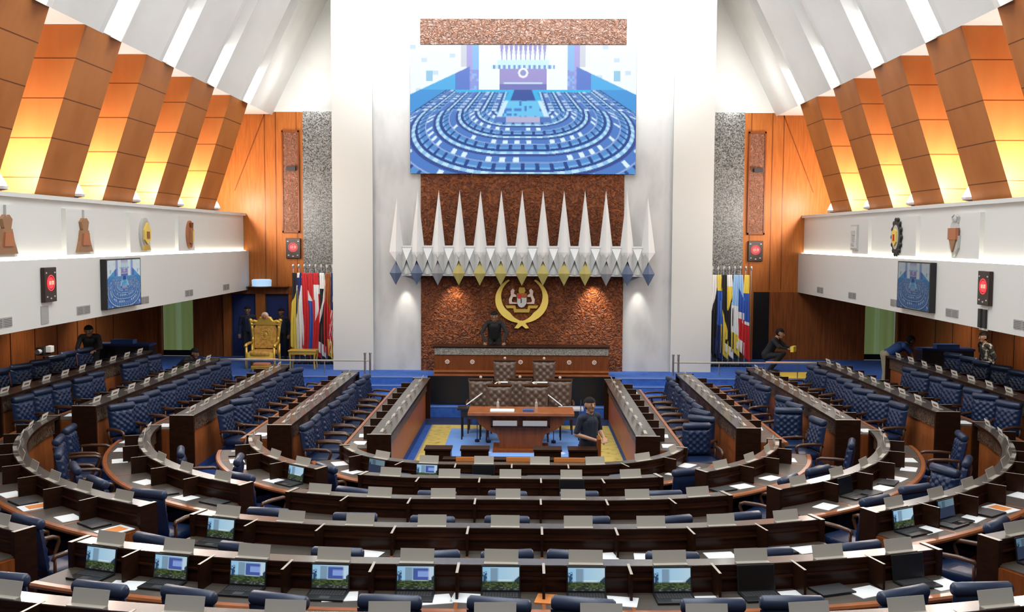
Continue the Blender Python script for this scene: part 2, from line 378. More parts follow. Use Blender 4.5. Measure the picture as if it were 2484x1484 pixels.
# blue double door behind the throne
dr = MB().mat('wood_panel')
for x0, x1 in ((-8.66, -8.44), (-7.72, -7.44), (-6.76, -6.60)): dr.box(x0, x1, YB - 0.10, YB + 0.05, DAIS, DZ)
dr.mat('wood_dark_panel').box(-8.66, -6.60, YB - 0.12, YB + 0.05, DZ - 0.12, DZ + 0.10)
door = struct(dr.build('door_1'))
for x0, x1 in ((-8.44, -7.72), (-7.44, -6.76)):
    g = MB().mat('door_blue').box(x0, x1, YB + 0.02, YB + 0.08, DAIS, DZ - 0.12)
    g.mat('flag_navy').box(x0 + 0.06, x1 - 0.06, YB, YB + 0.025, DAIS + 0.15, DZ - 0.28)
    g.build('door_leaf', None, door)
g = MB().mat('black_gloss').box(-8.60, -6.65, YB + 0.09, YB + 0.2, DAIS, DZ); g.build('door_backing', None, door)
for i, (sg, x0, x1) in enumerate(((-1, 9.50, 10.55), (1, 9.80, 10.85))):
    xa, xb = sorted((sg * x0, sg * x1)); f = MB().mat('wood_dark_panel')
    f.box(xa, xa + 0.06, YB - 0.05, YB + 0.1, DAIS, DZ).box(xb - 0.06, xb, YB - 0.05, YB + 0.1, DAIS, DZ)
    dd = struct(f.build('door_%d' % (i + 2))); c = MB()
    def curt(u, v, xa=xa, xb=xb): 
        return Vector((xa + 0.06 + u * (xb - xa - 0.12), YB + 0.16 + 0.03 * math.sin(u * 26), DAIS + 0.02 + v * (DZ - DAIS)))
    c.mat('curtain_green_glow').grid(curt, 48, 2)
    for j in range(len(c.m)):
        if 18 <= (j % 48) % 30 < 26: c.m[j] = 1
    c.mats.append('curtain_pale_glow'); c.build('door_curtain', None, dd, smooth=True)
    MB().mat('black_gloss').box(xa + 0.06, xb - 0.06, YB + 0.1, YB + 0.14, DAIS, DAIS + 0.16).build('door_plinth', None, dd)

# tall white centre wall
for sg in (-1, 1):
    struct(MB().mat('wall_cream').box(*sorted((sg * 3.88, sg * 4.93)), 25.92, 28.8, DAIS, 13.3).build('wall_center_flank'))
p = MB().mat('marble').box(-3.88, 3.88, 26.0, 28.8, DAIS, 13.3)
struct(p.build('wall_center'))
for sg in (-1, 1):    # speckled stone piers
    xa, xb = sorted((sg * 4.93, sg * 6.02))
    struct(MB().mat('mosaic').box(xa, xb, 27.4, 28.8, DAIS, 7.84).build('wall_pier_%s' % ('left' if sg < 0 else 'right')))

# ceiling: steep white folded planes on each side, flat top
XT, ZT = 7.25, 7.93
FY = [14.05, 16.80, 19.50, 22.20, 25.00]; FT = 1.48
for sg, nm in ((-1, 'ceiling_left'), (1, 'ceiling_right')):
    c = MB().mat('ceiling_white')
    def pt(t, y, d):     # t along slope from fin head, d drop into the room
        return Vector((sg * (XT - t - 0.894 * d), y, ZT + 2 * t - 0.447 * d))
    ys = [(2.0, 0)]
    for f in FY:
        ys += [(f - 1.25, 0.02), (f - 0.12, 0.30), (f + 0.05, 0.30), (f + 0.06, 0.0), (f + 0.95, 0.0), (f + 0.96, 0.22)]
    ys += [(28.0, 0.05), (28.8, 0.05)]
    n = len(ys); vs = [pt(0, y, dd) for y, dd in ys] + [pt(2.65, y, dd) for y, dd in ys]
    c.add(vs, [(i, i + 1, n + i + 1, n + i) for i in range(n - 1)])
    xa, xb = sorted((sg * (XT - 0.02), sg * 11.4)); c.box(xa, xb, 2, 28.8, ZT + 0.005, ZT + 0.15)
    struct(c.build(nm))
struct(MB().mat('ceiling_white').box(-4.75, 4.75, 2, 28.8, 13.25, 13.4).build('ceiling'))
for sg in (-1, 1):       # light slots of the ceiling
    for i, f in enumerate(FY):
        L_ = 2.6 if i == 0 else (1.3, .50, .42, .40)[i - 1]
        vs = []
        for t in (0.03, L_):
            for y in (f + 0.10, f + 0.92):
                for dd in (0.015, 0.045): vs.append(Vector((sg * (XT - t - 0.894 * dd), y, ZT + 2 * t - 0.447 * dd)))
        m = MB().mat('slot_white').add(vs, [(0, 1, 3, 2), (4, 6, 7, 5), (0, 4, 5, 1), (2, 3, 7, 6), (1, 5, 7, 3), (0, 2, 6, 4)])
        tag(m.build('ceiling_light'), 'bright white light slot above the %s timber fin from the back wall, %s' % (ORD[5 - i], SIDE[sg]), 'light', 'light slots in the sloping ceiling')

# ------------------------------------------------------------------ galleries
XB, ZB0, ZB1, ZB2 = 7.92, 2.90, 4.02, 5.10
XF = 8.22          # foot of the fins
for sg in (-1, 1):
    t = thing('gallery_balcony', 'white two-step gallery front with glowing ledge, %s of the hall' % SIDE[sg], 'balcony', (sg * XB, 20, ZB0), 0, 'side galleries')
    o_ = (sg * XB, 20, ZB0); Y0, Y1 = 4.0, YB - 0.01
    bx = lambda m, x0, x1, z0, z1, y0=Y0, y1=Y1: m.box(*sorted((sg * x0, sg * x1)), y0, y1, z0, z1)
    bx(MB().mat('white_paint'), XB, XB + 0.16, ZB0, ZB1).build('fascia', None, t, off=o_)
    bx(bx(MB().mat('white_paint'), XB + 0.14, XB + 0.30, ZB1 - 0.1, ZB2, Y0, Y1 - 0.02), XB + 0.07, XB + 0.30, ZB2 - 0.07, ZB2).build('parapet', None, t, off=o_)
    bx(MB().mat('cove_warm'), XB + 0.085, XB + 0.138, ZB1 - 0.05, ZB1 + 0.012, Y0, Y1 - 0.03).build('cove_light', None, t, off=o_)
    bx(MB().mat('white_paint'), XB + 0.16, 11.3, ZB0 + 0.02, ZB0 + 0.2).build('soffit', None, t, off=o_)
    bx(MB().mat('wood_panel'), XB + 0.28, 11.3, ZB2 - 0.14, ZB2 - 0.06).build('shelf', None, t, off=o_)
    for y in (15.5, 18.7, 21.9, 25.1):  # downlights added to brighten the dark wall under the gallery
        MB().mat('silver_grey').lathe([(.09, -.015), (.09, 0)], 12, c=(sg * 10.2, y, ZB0 + .02)).build('downlight', None, t, off=o_)
        spot('soffit_fill', (sg * 10.2, y, ZB0 - .02), (sg * 11.0, y + .6, 0.5), 70, 120, (1, .92, .80), .8, .06)
    struct(bx(MB().mat('wood_panel'), 9.3, 9.5, ZB2 - 0.05, ZT, 4).build('wall_gallery_%s' % ('left' if sg < 0 else 'right')))
    for i in range(4):     # raised panels, one emblem on each
        y0 = 14.65 + 2.83 * i
        bx(MB().mat('white_paint'), XB + 0.06, XB + 0.15, ZB1 + 0.06, ZB2 - 0.20, y0, y0 + 1.12).build('raised_panel', None, t, off=o_)
    # fins
    for i, f in enumerate(FY):
        ft = thing('wall_fin', 'slanted orange timber fin, %s from the back wall, %s' % (ORD[5 - i], SIDE[sg]), 'fin', (sg * XF, f, ZB2 - 0.06), 0, 'slanted timber fins above the galleries')
        dz, zz = ZB2 - 0.06, ZT
        poly = [(sg * XF, dz), (sg * XT, zz), (sg * 9.35, zz), (sg * 9.35, dz)]
        m = MB().mat('veneer').prism(poly, -(f + FT), -f, XZ); m.build('veneer_block', None, ft, off=(sg * XF, f, ZB2 - 0.06))
        MB().mat('desk_red').box(*sorted((sg * (XF - 0.02), sg * (XF + 0.5))), f - 0.02, f + FT, dz, dz + 0.09).build('base_strip', None, ft, off=(sg * XF, f, dz))
    # floor lamps between the fins
    for i, f in enumerate(FY + [28.0]):
        if i == 0: continue
        ylo = FY[i - 1] + FT; x = sg * (XF + 0.10); y = ylo + 0.28 if i < 5 else ylo + 0.35
        nm = 'fourth third second first'.split()
        lab = 'bright uplight on the gallery shelf behind the %s timber fin from back, %s' % (ORD[6 - i], SIDE[sg])
        u = thing('uplight', lab, 'lamp', (x, y, ZB2 - 0.06), 0, 'uplights between the timber fins')
        MB().mat('silver_grey').lathe([(0.14, 0), (0.14, 0.04), (0.06, 0.05), (0.06, 0.08), (0.19, 0.11), (0.20, 0.16)], 12).build('housing', None, u, smooth=False)
        MB().mat('lamp_white').lathe([(0.19, 0.161), (0.15, 0.25), (0.08, 0.36), (0.01, 0.46)], 5).build('lens', None, u)
        l = bpy.data.lights.new('uplight_bulb', 'POINT'); l.energy = 225 if i < 5 else 240; l.color = (1.0, 0.96, 0.90); l.shadow_soft_size = 0.10
        lo = bpy.data.objects.new('uplight_bulb', l); COL.objects.link(lo); lo.parent = u; lo.location = (sg * -0.10, 0.24, 0.34)

# ------------------------------------------------------------------ screens
def picture(mb_name, fn, nu, nv, T, matname, parent, off=(0, 0, 0)):
    """flat display; T maps (u, v down) in 0..1 to a point; fn(u, v) gives its colour"""
    me = bpy.data.meshes.new(mb_name); o_ = Vector(off)
    vs = [T(i / nu, j / nv) - o_ for j in range(nv + 1) for i in range(nu + 1)]
    fs = [(j * (nu + 1) + i, (j + 1) * (nu + 1) + i, (j + 1) * (nu + 1) + i + 1, j * (nu + 1) + i + 1) for j in range(nv) for i in range(nu)]
    me.from_pydata(vs, [], fs); me.materials.append(M[matname])
    a = me.color_attributes.new('picture', 'FLOAT_COLOR', 'CORNER'); buf = []
    for j in range(nv):
        for i in range(nu):
            c = [sum(q) / 4 for q in zip(*[fn((i + a_) / nu, (j + b_) / nv) for a_ in (.25, .75) for b_ in (.25, .75)])]; buf += [c[0], c[1], c[2], 1.0] * 4
    a.data.foreach_set('color', buf); me.update()
    o = bpy.data.objects.new(mb_name, me); COL.objects.link(o); o.parent = parent; return o

def hsh(a, b): 
    x = math.sin(a * 127.1 + b * 311.7) * 43758.5453; return x - math.floor(x)
def hall(u, v):
    x = abs(u - 0.5); W_ = (0.86, 0.95, 1.0); nz = hsh(round(u * 90), round(v * 52))
    edge = 0.165 + (x - 0.235) * 0.82
    if v < 0.345 or (x > 0.235 and v < edge):
        c = W_
        if x < 0.105:
            c = (0.33, 0.29, 0.62)
            if v < 0.115 and abs(((u - 0.5) / 0.021 + 0.5) % 1.0 - 0.5) < 0.40 * min(1, (v + 0.03) / 0.115): c = (0.82, 0.93, 0.98)
            if 0.285 < v < 0.30 and x < 0.085: c = (0.55, 0.68, 0.88)
            if v >= 0.30: c = (0.16, 0.18, 0.50)
        if 0.115 <= v < 0.175 and x < 0.115: c = (0.60, 0.86, 0.97)
        if 0.155 < v < 0.185 and x < 0.14: c = (0.16, 0.30, 0.62) if int(u * 90) % 2 else (0.6, 0.86, 0.97)
        rr = math.hypot(u - 0.5, (v - 0.215) * 0.57)
        if 0.014 < rr < 0.022: c = (0.95, 0.95, 1.0)
        if rr < 0.012: c = (0.25, 0.32, 0.62)
        if 0.195 < x < 0.225: c = (0.24, 0.50, 0.88)
        if 0.225 <= x < 0.25: c = (0.40, 0.37, 0.75)
        if 0.25 <= x < 0.275 and v < 0.17: c = (0.62, 0.66, 0.74)
        if 0.195 < x < 0.25 and v > 0.19 and nz > 0.45: c = (0.25, 0.32, 0.75)
        if x > 0.235 and v > edge: c = (0.10, 0.20, 0.62) if x < 0.30 else (0.07, 0.42, 0.80)
        if x > 0.30 and v < edge and (int(u * 40) * 7 + int(v * 30)) % 17 == 0: c = (0.60, 0.74, 0.86)
        if 0.40 < x < 0.43 and 0.2 < v < 0.28: c = (0.30, 0.58, 0.80)
        return c
    wl = 0.055 + (v - 0.345) * 0.30
    if v < 0.60 and x < wl:
        if v < 0.43: return (0.03, 0.08, 0.34) if x < 0.7 * wl else (0.04, 0.45, 0.80)
        if v > 0.555: return (0.46, 0.44, 0.66) if x < 0.075 else (0.08, 0.18, 0.52)
        if x > 0.80 * wl: return (0.60, 0.80, 0.95)
        return (0.14, 0.55, 0.86) if nz > 0.2 else (0.06, 0.2, 0.6)
    if v < 0.365 and x < 0.30: return (0.03, 0.48, 0.83)
    D = 9.2 / (v + 0.0465); X = (u - 0.5) * D / 0.774; a = abs(X); sgn = 1 if X > 0 else -1
    if D >= 16.5: rr = a - 2.42; s_ = D; offs = (0, 1.68, 3.33, 4.98, 6.58)
    else: rr = math.hypot(max(a - 1, 0), 17 - D); s_ = (a if a < 1 else 1 + math.atan2(a - 1, 17 - D) * rr) * sgn; offs = (1.95, 3.46, 5.13, 6.83, 8.45, 10.15)
    t = 9
    for k_, q in enumerate(offs):
        if q - 0.36 <= rr < q + 1.30: t = rr - q + 0.36; ring_ = k_
    if t == 9: return (0.05, 0.30, 0.70)
    seat = math.floor(s_ / 0.78); fr = s_ / 0.78 - seat; h = hsh(seat * 3 + 1, ring_ * 7 + sgn)
    if t < 0.22: return (0.50, 0.78, 0.95) if 0.25 < fr < 0.75 else (0.26, 0.52, 0.82)
    if t < 0.42: return (0.035, 0.07, 0.28)
    if t < 0.90:
        if h > 0.35 and 0.30 < fr < 0.72 and t > 0.5: return (0.70, 0.88, 0.98)
        return (0.075, 0.20, 0.56)
    if t < 0.98: return (0.30, 0.42, 0.72)
    if t < 1.45 and 0.14 < fr < 0.86: return (0.09, 0.27, 0.62) if t < 1.32 else (0.20, 0.46, 0.80)
    return (0.02, 0.06, 0.26)

def landscape(kind):
    def fn(u, v):
        n = hsh(round(u * 24), round(v * 16))
        c = (0.24 + 0.16 * u, 0.46 + 0.10 * u, 0.66)
        if 0.22 < u < 0.42 and 0.04 < v < 0.62: c = (0.17, 0.27, 0.36)
        if u < 0.13 and 0.2 < v < 0.62 and n > 0.35: c = (0.02, 0.05, 0.12)
        if u > 0.78 and v > 0.72 - (u - 0.78) * 1.6: c = (0.02, 0.04, 0.06)
        if 0.55 < v < 0.63 and 0.42 < u < 0.8: c = (0.55, 0.68, 0.75)
        if v >= 0.62: c = (0.055, 0.085, 0.025) if n > 0.5 else (0.015, 0.025, 0.012)
        if v > 0.86: c = (0.02, 0.025, 0.02) if n > 0.3 else (0.12, 0.13, 0.12)
        if kind == 1 and 0.44 < u < 0.93 and 0.06 < v < 0.60:
            c = (0.05, 0.085, 0.30)
            if 0.56 < u < 0.86 and 0.20 < v < 0.46: c = (0.20, 0.30, 0.62)
            if u > 0.86: c = (0.45, 0.55, 0.66)
        if kind == 2: c = tuple(0.35 * q for q in c) if v < 0.4 else (0.02, 0.03, 0.06)
        return c
    return fn

vw = thing('video_wall', 'large bright blue video wall showing the hall on the white wall', 'screen', (0, 25.9, 6.06))
MB().mat('black_plastic').box(-2.89, 2.90, 25.82, 25.99, 6.06, 9.33).build('housing', None, vw, off=(0, 25.9, 6.06))
picture('display', hall, 240, 136, lambda u, v: Vector((-2.885 + 5.78 * u, 25.812, 9.325 - 3.26 * v)), 'screen_bright', vw, (0, 25.9, 6.06))
for sg in (-1, 1):
    t = thing('television', 'wall television on the gallery front beside the wall clock, %s' % SIDE[sg], 'screen', (sg * (XB - 0.06), 19.53 if sg < 0 else 19.93, 3.0), 0, 'televisions on the gallery fronts')
    yc = t.location.y
    MB().mat('black_plastic').box(*sorted((sg * (XB - 0.12), sg * XB)), yc - 0.84, yc + 0.84, 3.02, 3.98).build('housing', None, t, off=t.location, bevel=0.008)
    if sg < 0: T = lambda u, v: Vector((-(XB - 0.1215), yc - 0.80 + 1.60 * u, 3.955 - 0.91 * v))
    else: T = lambda u, v: Vector(((XB - 0.1215), yc + 0.80 - 1.60 * u, 3.955 - 0.91 * v))
    picture('display', hall, 110, 64, T, 'screen_dim' if sg < 0 else 'screen_dimmer', t, t.location)
    # wall clock with red numerals
SEG = {'0': 'abcdef', '1': 'bc', '2': 'abged', '4': 'fgbc', '5': 'afgcd', '7': 'abc'}
def digit(m, ch, x, z, w_, h, y):
    t_ = w_ * 0.26
    R = {'a': (x, x + w_, z + h - t_, z + h), 'd': (x, x + w_, z, z + t_), 'g': (x, x + w_, z + h / 2 - t_ / 2, z + h / 2 + t_ / 2),
         'f': (x, x + t_, z + h / 2, z + h), 'e': (x, x + t_, z, z + h / 2), 'b': (x + w_ - t_, x + w_, z + h / 2, z + h), 'c': (x + w_ - t_, x + w_, z, z + h / 2)}
    for k in SEG[ch]: a = R[k]; m.box(a[0], a[1], y - 0.006, y, a[2], a[3])
def clock(loc, rz, label):
    t = thing('wall_clock', label, 'clock', loc, rz, 'digital wall clocks')      # local: faces -y, centre at origin
    MB().mat('clock_black').box(-0.21, 0.21, -0.07, 0, -0.29, 0.29).build('case', None, t, bevel=0.01)
    m = MB().mat('led_red')
    for i in range(36):
        a = 2 * PI * i / 36; m.box(0.125 * math.cos(a) - 0.008, 0.125 * math.cos(a) + 0.008, -0.078, -0.07, 0.03 + 0.125 * math.sin(a) - 0.008, 0.03 + 0.125 * math.sin(a) + 0.008)
    m.lathe([(0.098, 0), (0.098, 0.004)], 20, T=Matrix.Translation((0, -0.070, 0.03)) @ Matrix.Rotation(PI / 2, 4, 'X'))
    m.build('seconds_ring', None, t)
    m = MB().mat('led_pale')
    for i, ch in enumerate('1117'): digit(m, ch, -0.082 + 0.042 * i + (0.01 if i > 1 else 0), 0.0, 0.030, 0.062, -0.0745)
    m.build('numerals', None, t)
    m = MB().mat('emblem_silver')
    for x, z in ((-0.15, 0.2), (0.15, 0.2), (-0.13, -0.2), (0, -0.23), (0.13, -0.2)): m.box(x - 0.02, x + 0.02, -0.074, -0.07, z - 0.012, z + 0.012)
    m.build('corner_mark', None, t)
clock((-6.62, YB - 0.005, 4.10), 0, 'square dark clock with red numerals on the timber wall, throne side')
clock((6.68, YB - 0.005, 4.08), 0, 'square dark clock with red numerals on the timber wall, side opposite throne')
clock((-XB + 0.005, 16.58, 3.60), PI / 2, 'square dark clock with red numerals on the white gallery, throne side')
clock((XB - 0.005, 16.98, 3.60), -PI / 2, 'square dark clock with red numerals on the white gallery, side opposite throne')
for sg, ys in ((-1, (26.55, 23.61, 20.80, 17.94, 15.15)), (1, (26.57, 23.95, 21.16, 18.34, 15.75))):
    for i, y in enumerate(ys):
        t = thing('vent_grille', 'small twin grey vent on the gallery front, %s from back wall, %s' % (ORD[i + 1], SIDE[sg]), 'vent', (sg * XB, y, 3.08), PI / 2 if sg < 0 else -PI / 2, 'vent grilles on the gallery fronts')
        for x in (-0.14, 0.14):
            m = MB().mat('vent_grey').box(x - 0.125, x + 0.125, -0.012, 0.0, -0.075, 0.075)
            for q in range(5): m.mat('vent_dark').box(x - 0.11, x + 0.11, -0.016, -0.012, -0.06 + 0.026 * q, -0.052 + 0.026 * q)
            m.build('grille', None, t)
t = thing('wall_panel_grille', 'narrow upright grey grille under the gallery clock, throne side', 'vent', (-XB, 16.48, 3.10), PI / 2)
MB().mat('vent_grey').box(-0.13, 0.13, -0.012, 0, -0.15, 0.15).build('plate', None, t)
t = thing('wall_bracket', 'pair of black slots under the gallery clock, side opposite throne', 'bracket', (XB, 17.05, 3.08), -PI / 2)
for x in (-0.1, 0.08): MB().mat('black_plastic').box(x - 0.05, x + 0.05, -0.05, 0, -0.16, 0.16).build('slot', None, t)
MB().mat('white_paint').box(-0.16, 0.14, -0.012, 0.0, -0.2, 0.18).build('back_plate', None, t)

# state emblems on the raised panels
def emblem(y, sg, kind, label):
    t = thing('wall_emblem', label, 'emblem', (sg * (XB + 0.06), y, 4.47), PI / 2 if sg < 0 else -PI / 2, 'emblems on the gallery fronts')
    disc = lambda m, rx, rz, y0, y1, n=24, z=0: m.prism([(rx * math.cos(2 * PI * i / n), z + rz * math.sin(2 * PI * i / n)) for i in range(n)], -y1 * -1 if False else y0, y1, XZ)
    if kind == 'figure':
        MB().mat('brass').prism([(-.30, -.34), (.30, -.34), (.20, -.15), (.14, .05), (-.14, .05), (-.20, -.15)], 0, .06, XZ).build('shield', None, t)
        MB().mat('emblem_rust').prism([(-.15, -.22), (.15, -.22), (.11, .0), (-.11, .0)], .06, .085, XZ).build('field', None, t)
        MB().mat('brass').prism([(-.10, .05), (.10, .05), (.15, .20), (.06, .27), (0, .22), (-.06, .27), (-.15, .20)], 0, .06, XZ).build('crown', None, t)
        MB().mat('emblem_silver').prism([(-.015, .22), (.015, .22), (.008, .42), (-.008, .42)], 0, .04, XZ).build('spire', None, t)
    elif kind == 'oval':
        disc(MB().mat('emblem_silver'), .27, .34, 0, .05).build('wreath', None, t)
        disc(MB().mat('plate_beige'), .21, .28, .05, .065).build('field', None, t)
        MB().mat('gold_bright').prism([(-.16, -.12), (0, -.22), (.16, -.12), (.17, .08), (.10, .15), (0, .24), (-.10, .15), (-.17, .08)], .065, .10, XZ).build('shield', None, t)
        MB().mat('trim_orange').prism([(-.07, -.10), (.07, -.10), (.07, .05), (-.07, .05)], .10, .115, XZ).build('charge', None, t)
        MB().mat('gold').prism([(-.12, -.24), (.12, -.24), (.2, -.34), (-.2, -.34)], .05, .08, XZ).build('scroll', None, t)
    elif kind == 'rust':
        disc(MB().mat('emblem_rust'), .22, .33, 0, .05).build('wreath', None, t)
        MB().mat('gold_bright').prism([(.02, -.24), (.15, -.14), (.17, .10), (.05, .05)], .05, .08, XZ).build('leaf', None, t)
        MB().mat('brass').prism([(-.12, -.2), (.02, -.24), (.04, .1), (-.10, .16)], .05, .09, XZ).build('shield', None, t)
        MB().mat('desk_red').prism([(-.07, .16), (.07, .16), (.09, .28), (0, .22), (-.09, .28)], .05, .09, XZ).build('crown', None, t)
    elif kind == 'plaque':
        MB().mat('emblem_silver').prism([(-.24, -.30), (.24, -.30), (.24, .30), (-.24, .30)], 0, .04, XZ).build('frame', None, t)
        MB().mat('white_paint').prism([(-.20, -.26), (.20, -.26), (.20, .26), (-.20, .26)], .04, .05, XZ).build('field', None, t)
        m = MB().mat('emblem_silver')
        for q in ((-.12, .05, .12, .16), (-.08, -.10, .10, .02), (-.14, -.2, .05, -.14)): m.prism([(q[0], q[1]), (q[2], q[1]), (q[2], q[3]), (q[0], q[3])], .05, .07, XZ)
        m.build('relief', None, t)
    elif kind == 'ring':
        m = MB().mat('black_plastic'); disc(m, .25, .36, 0, .05, 14)
        for i in range(14):
            a = 2 * PI * i / 14; m.ell((.26 * math.cos(a), -.03, .37 * math.sin(a)), (.045, .03, .055), 8, 5)
        m.build('wreath', None, t)
        disc(MB().mat('emblem_silver'), .17, .26, .05, .06).build('field', None, t)
        MB().mat('gold_bright').prism([(-.12, -.10), (0, -.19), (.12, -.10), (.12, .12), (0, .18), (-.12, .12)], .06, .09, XZ).build('shield', None, t)
        MB().mat('red').prism([(-.04, -.08), (.04, -.08), (.04, .06), (-.04, .06)], .09, .10, XZ).build('charge', None, t)
    else:
        MB().mat('emblem_silver').prism([(-.20, .02), (-.17, -.20), (0, -.36), (.17, -.20), (.20, .02)], 0, .05, XZ).build('wreath', None, t)
        MB().mat('emblem_rust').prism([(-.17, .16), (-.17, -.05), (.17, -.05), (.17, .16)], .03, .09, XZ).build('shield', None, t)
        MB().mat('brass').prism([(-.14, -.05), (.14, -.05), (0, -.28)], .05, .08, XZ).build('scroll', None, t)
        m = MB().mat('emblem_silver').prism([(-.14, .16), (.14, .16), (.10, .26), (0, .22), (-.10, .26)], 0, .06, XZ); m.ell((0, -.03, .32), (.06, .03, .07), 10, 6)
        m.tube([(-.10, -.03, .26), (-.14, -.03, .36), (-.05, -.03, .40)], .015, 6); m.tube([(.10, -.03, .26), (.14, -.03, .36), (.05, -.03, .40)], .015, 6); m.build('crest', None, t)
for y, sg, kd, lab in ((15.39, -1, 'figure', 'brass figure crest with spire on the white gallery, cut by the picture edge'),
                       (18.12, -1, 'figure', 'tall brass crowned crest with spire on the white gallery above the television'),
                       (21.02, -1, 'oval', 'silver oval emblem with yellow shield on the white gallery'),
                       (23.85, -1, 'rust', 'small rust red oval emblem with yellow leaf on the white gallery'),
                       (24.04, 1, 'plaque', 'pale rectangular relief plaque on the white gallery'),
                       (21.30, 1, 'ring', 'black wreathed round emblem with yellow shield on the white gallery'),
                       (18.42, 1, 'crest', 'brown shield emblem with silver crest on the white gallery')):
    emblem(y, sg, kd, lab)

# ------------------------------------------------------------------ centre wall: carved panels, canopy, arms, bench
tag(MB().mat('carved_wood').box(-2.63, 2.63, 25.935, 25.998, DAIS, 6.055).build('carved_panel'), 'tall dark carved timber panel behind the speaker bench and spiked canopy', 'panel', 'carved timber panels')
tag(MB().mat('carved_frieze').box(-2.64, 2.65, 25.92, 25.998, 9.36, 10.01).build('carved_panel'), 'low carved timber frieze above the bright video wall', 'panel', 'carved timber panels')
for sg in (-1, 1):
    t = thing('wall_ornament_panel', 'tall narrow framed carved panel on the orange timber wall, %s' % SIDE[sg], 'panel', (sg * 6.68, YB, 4.55), 0, 'narrow carved panels')
    o_ = t.location
    m = MB().mat('desk_red')
    for x0, x1, z0, z1 in ((-.25, -.21, 0, 2.92), (.21, .25, 0, 2.92), (-.25, .25, 0, .05), (-.25, .25, 2.87, 2.92)): m.box(sg * 6.68 + x0, sg * 6.68 + x1, YB - .05, YB, 4.55 + z0, 4.55 + z1)
    m.build('frame', None, t, off=o_)
    MB().mat('carved_pale').box(sg * 6.68 - .21, sg * 6.68 + .21, YB - .03, YB, 4.58, 7.44).build('carving', None, t, off=o_)
    MB().mat('black_plastic').box(sg * 6.68 - .10, sg * 6.68 + .16, YB - .13, YB - .03, 6.32, 6.44).build('loudspeaker', None, t, off=o_)
    t = thing('spotlight_pair', 'pair of small white spotlights on top of the speckled pier, %s' % SIDE[sg], 'lamp', (sg * 5.63, 27.45, 7.84), 0, 'spotlights on the piers')
    for x in (-.09, .09):
        m = MB().mat('silver_grey').tube([(x, 0, 0), (x, 0, .05)], .02, 6); m.build('stand', None, t)
        MB().mat('lamp_white').tube([(x, -.08, .10), (x, .06, .12)], [.055, .045], 10).build('lamp_head', None, t)
    l = bpy.data.lights.new('pier_lamp', 'POINT'); l.energy = 34; l.color = (.97, .99, 1); l.shadow_soft_size = .08
    lo = bpy.data.objects.new('pier_lamp', l); COL.objects.link(lo); lo.parent = t; lo.location = (0, -.25, .30)

cp = thing('spiked_canopy', 'white spiked canopy with coloured diamond tips over the speaker bench', 'canopy', (0, 25.7, 3.46))
o_ = cp.location
b = MB().mat('spike_grey').box(-3.24, 3.24, 25.52, 25.93, 3.48, 4.19).mat('spike_white').box(-3.26, 3.26, 25.48, 25.93, 4.17, 4.22).box(-3.22, 3.22, 25.44, 25.56, 3.45, 3.485)
for i in range(12):
    xc = (i - 5.5) * 0.535
    b.mat('spike_white').add([(xc - .125, 25.50, 4.17), (xc + .125, 25.50, 4.17), (xc, 25.36, 3.85), (xc, 25.56, 3.85), (xc - .125, 25.56, 4.17), (xc + .125, 25.56, 4.17)], [(0, 2, 1), (0, 4, 3, 2), (1, 2, 3, 5), (0, 1, 5, 4)])
    b.mat('spike_grey').add([(xc, 25.50, 3.84), (xc - .13, 25.46, 3.49), (xc + .13, 25.46, 3.49), (xc, 25.40, 3.49)], [(0, 1, 3), (0, 3, 2), (1, 2, 3)])
    for s_ in (-1, 1):
        b.mat('spike_grey').add([(xc + s_ * .125, 25.51, 4.17), (xc, 25.40, 3.86), (xc + s_ * .2675, 25.30, 3.86), (xc + s_ * .13, 25.45, 3.49)], [(0, 1, 3), (0, 3, 2)])
b.build('band', None, cp, off=o_)
for i in range(13):
    x = (i - 6) * 0.535; m = MB().mat('spike_white')
    zt = 5.64 if 0 < i < 12 else 5.48
    vs = [(x, 25.66, zt), (x - .185, 25.52, 4.06), (x, 25.33, 4.06), (x + .185, 25.52, 4.06), (x, 25.72, 4.06), (x, 25.36, 3.82), (x, 25.6, 3.82)]
    m.add(vs, [(0, 1, 2), (0, 2, 3), (0, 3, 4), (0, 4, 1), (1, 5, 2), (2, 5, 3), (1, 4, 6), (1, 6, 5), (3, 5, 6), (3, 6, 4)])
    sp_ = m.build('spike', None, cp, off=o_)
    gm = 'gem_blue' if i in (0, 1, 11, 12) else ('gem_grey' if i in (2, 10) else 'gem_yellow')
    m = MB().mat(gm).add([(x, 25.40, 3.83), (x - .158, 25.34, 3.52), (x, 25.24, 3.52), (x + .158, 25.34, 3.52), (x, 25.42, 3.52), (x, 25.36, 3.21)],
                         [(0, 1, 2), (0, 2, 3), (0, 3, 4), (0, 4, 1), (5, 2, 1), (5, 3, 2), (5, 4, 3), (5, 1, 4)])
    m.build('diamond_tip', None, sp_, off=o_)
for x, pw in ((-3.02, 95), (3.02, 95)):
    spot('canopy_spot', (x, 25.70, 3.40), (x, 25.99, 2.45), pw * .5, 46, (1.0, 0.95, 0.84), 0.9, 0.03)
for x, pw in ((-1.75, 70), (1.85, 130)):
    spot('canopy_spot', (x, 25.62, 3.40), (x, 25.95, 2.3), pw, 75, (1.0, 0.85, 0.65), 0.9, 0.04)
for x in (-3.02, -1.75, 1.85, 3.02): 
    MB().mat('silver_grey').lathe([(.05, 0), (.05, .05)], 10, c=(x, 25.72, 3.425)).build('downlight', None, cp, off=o_)

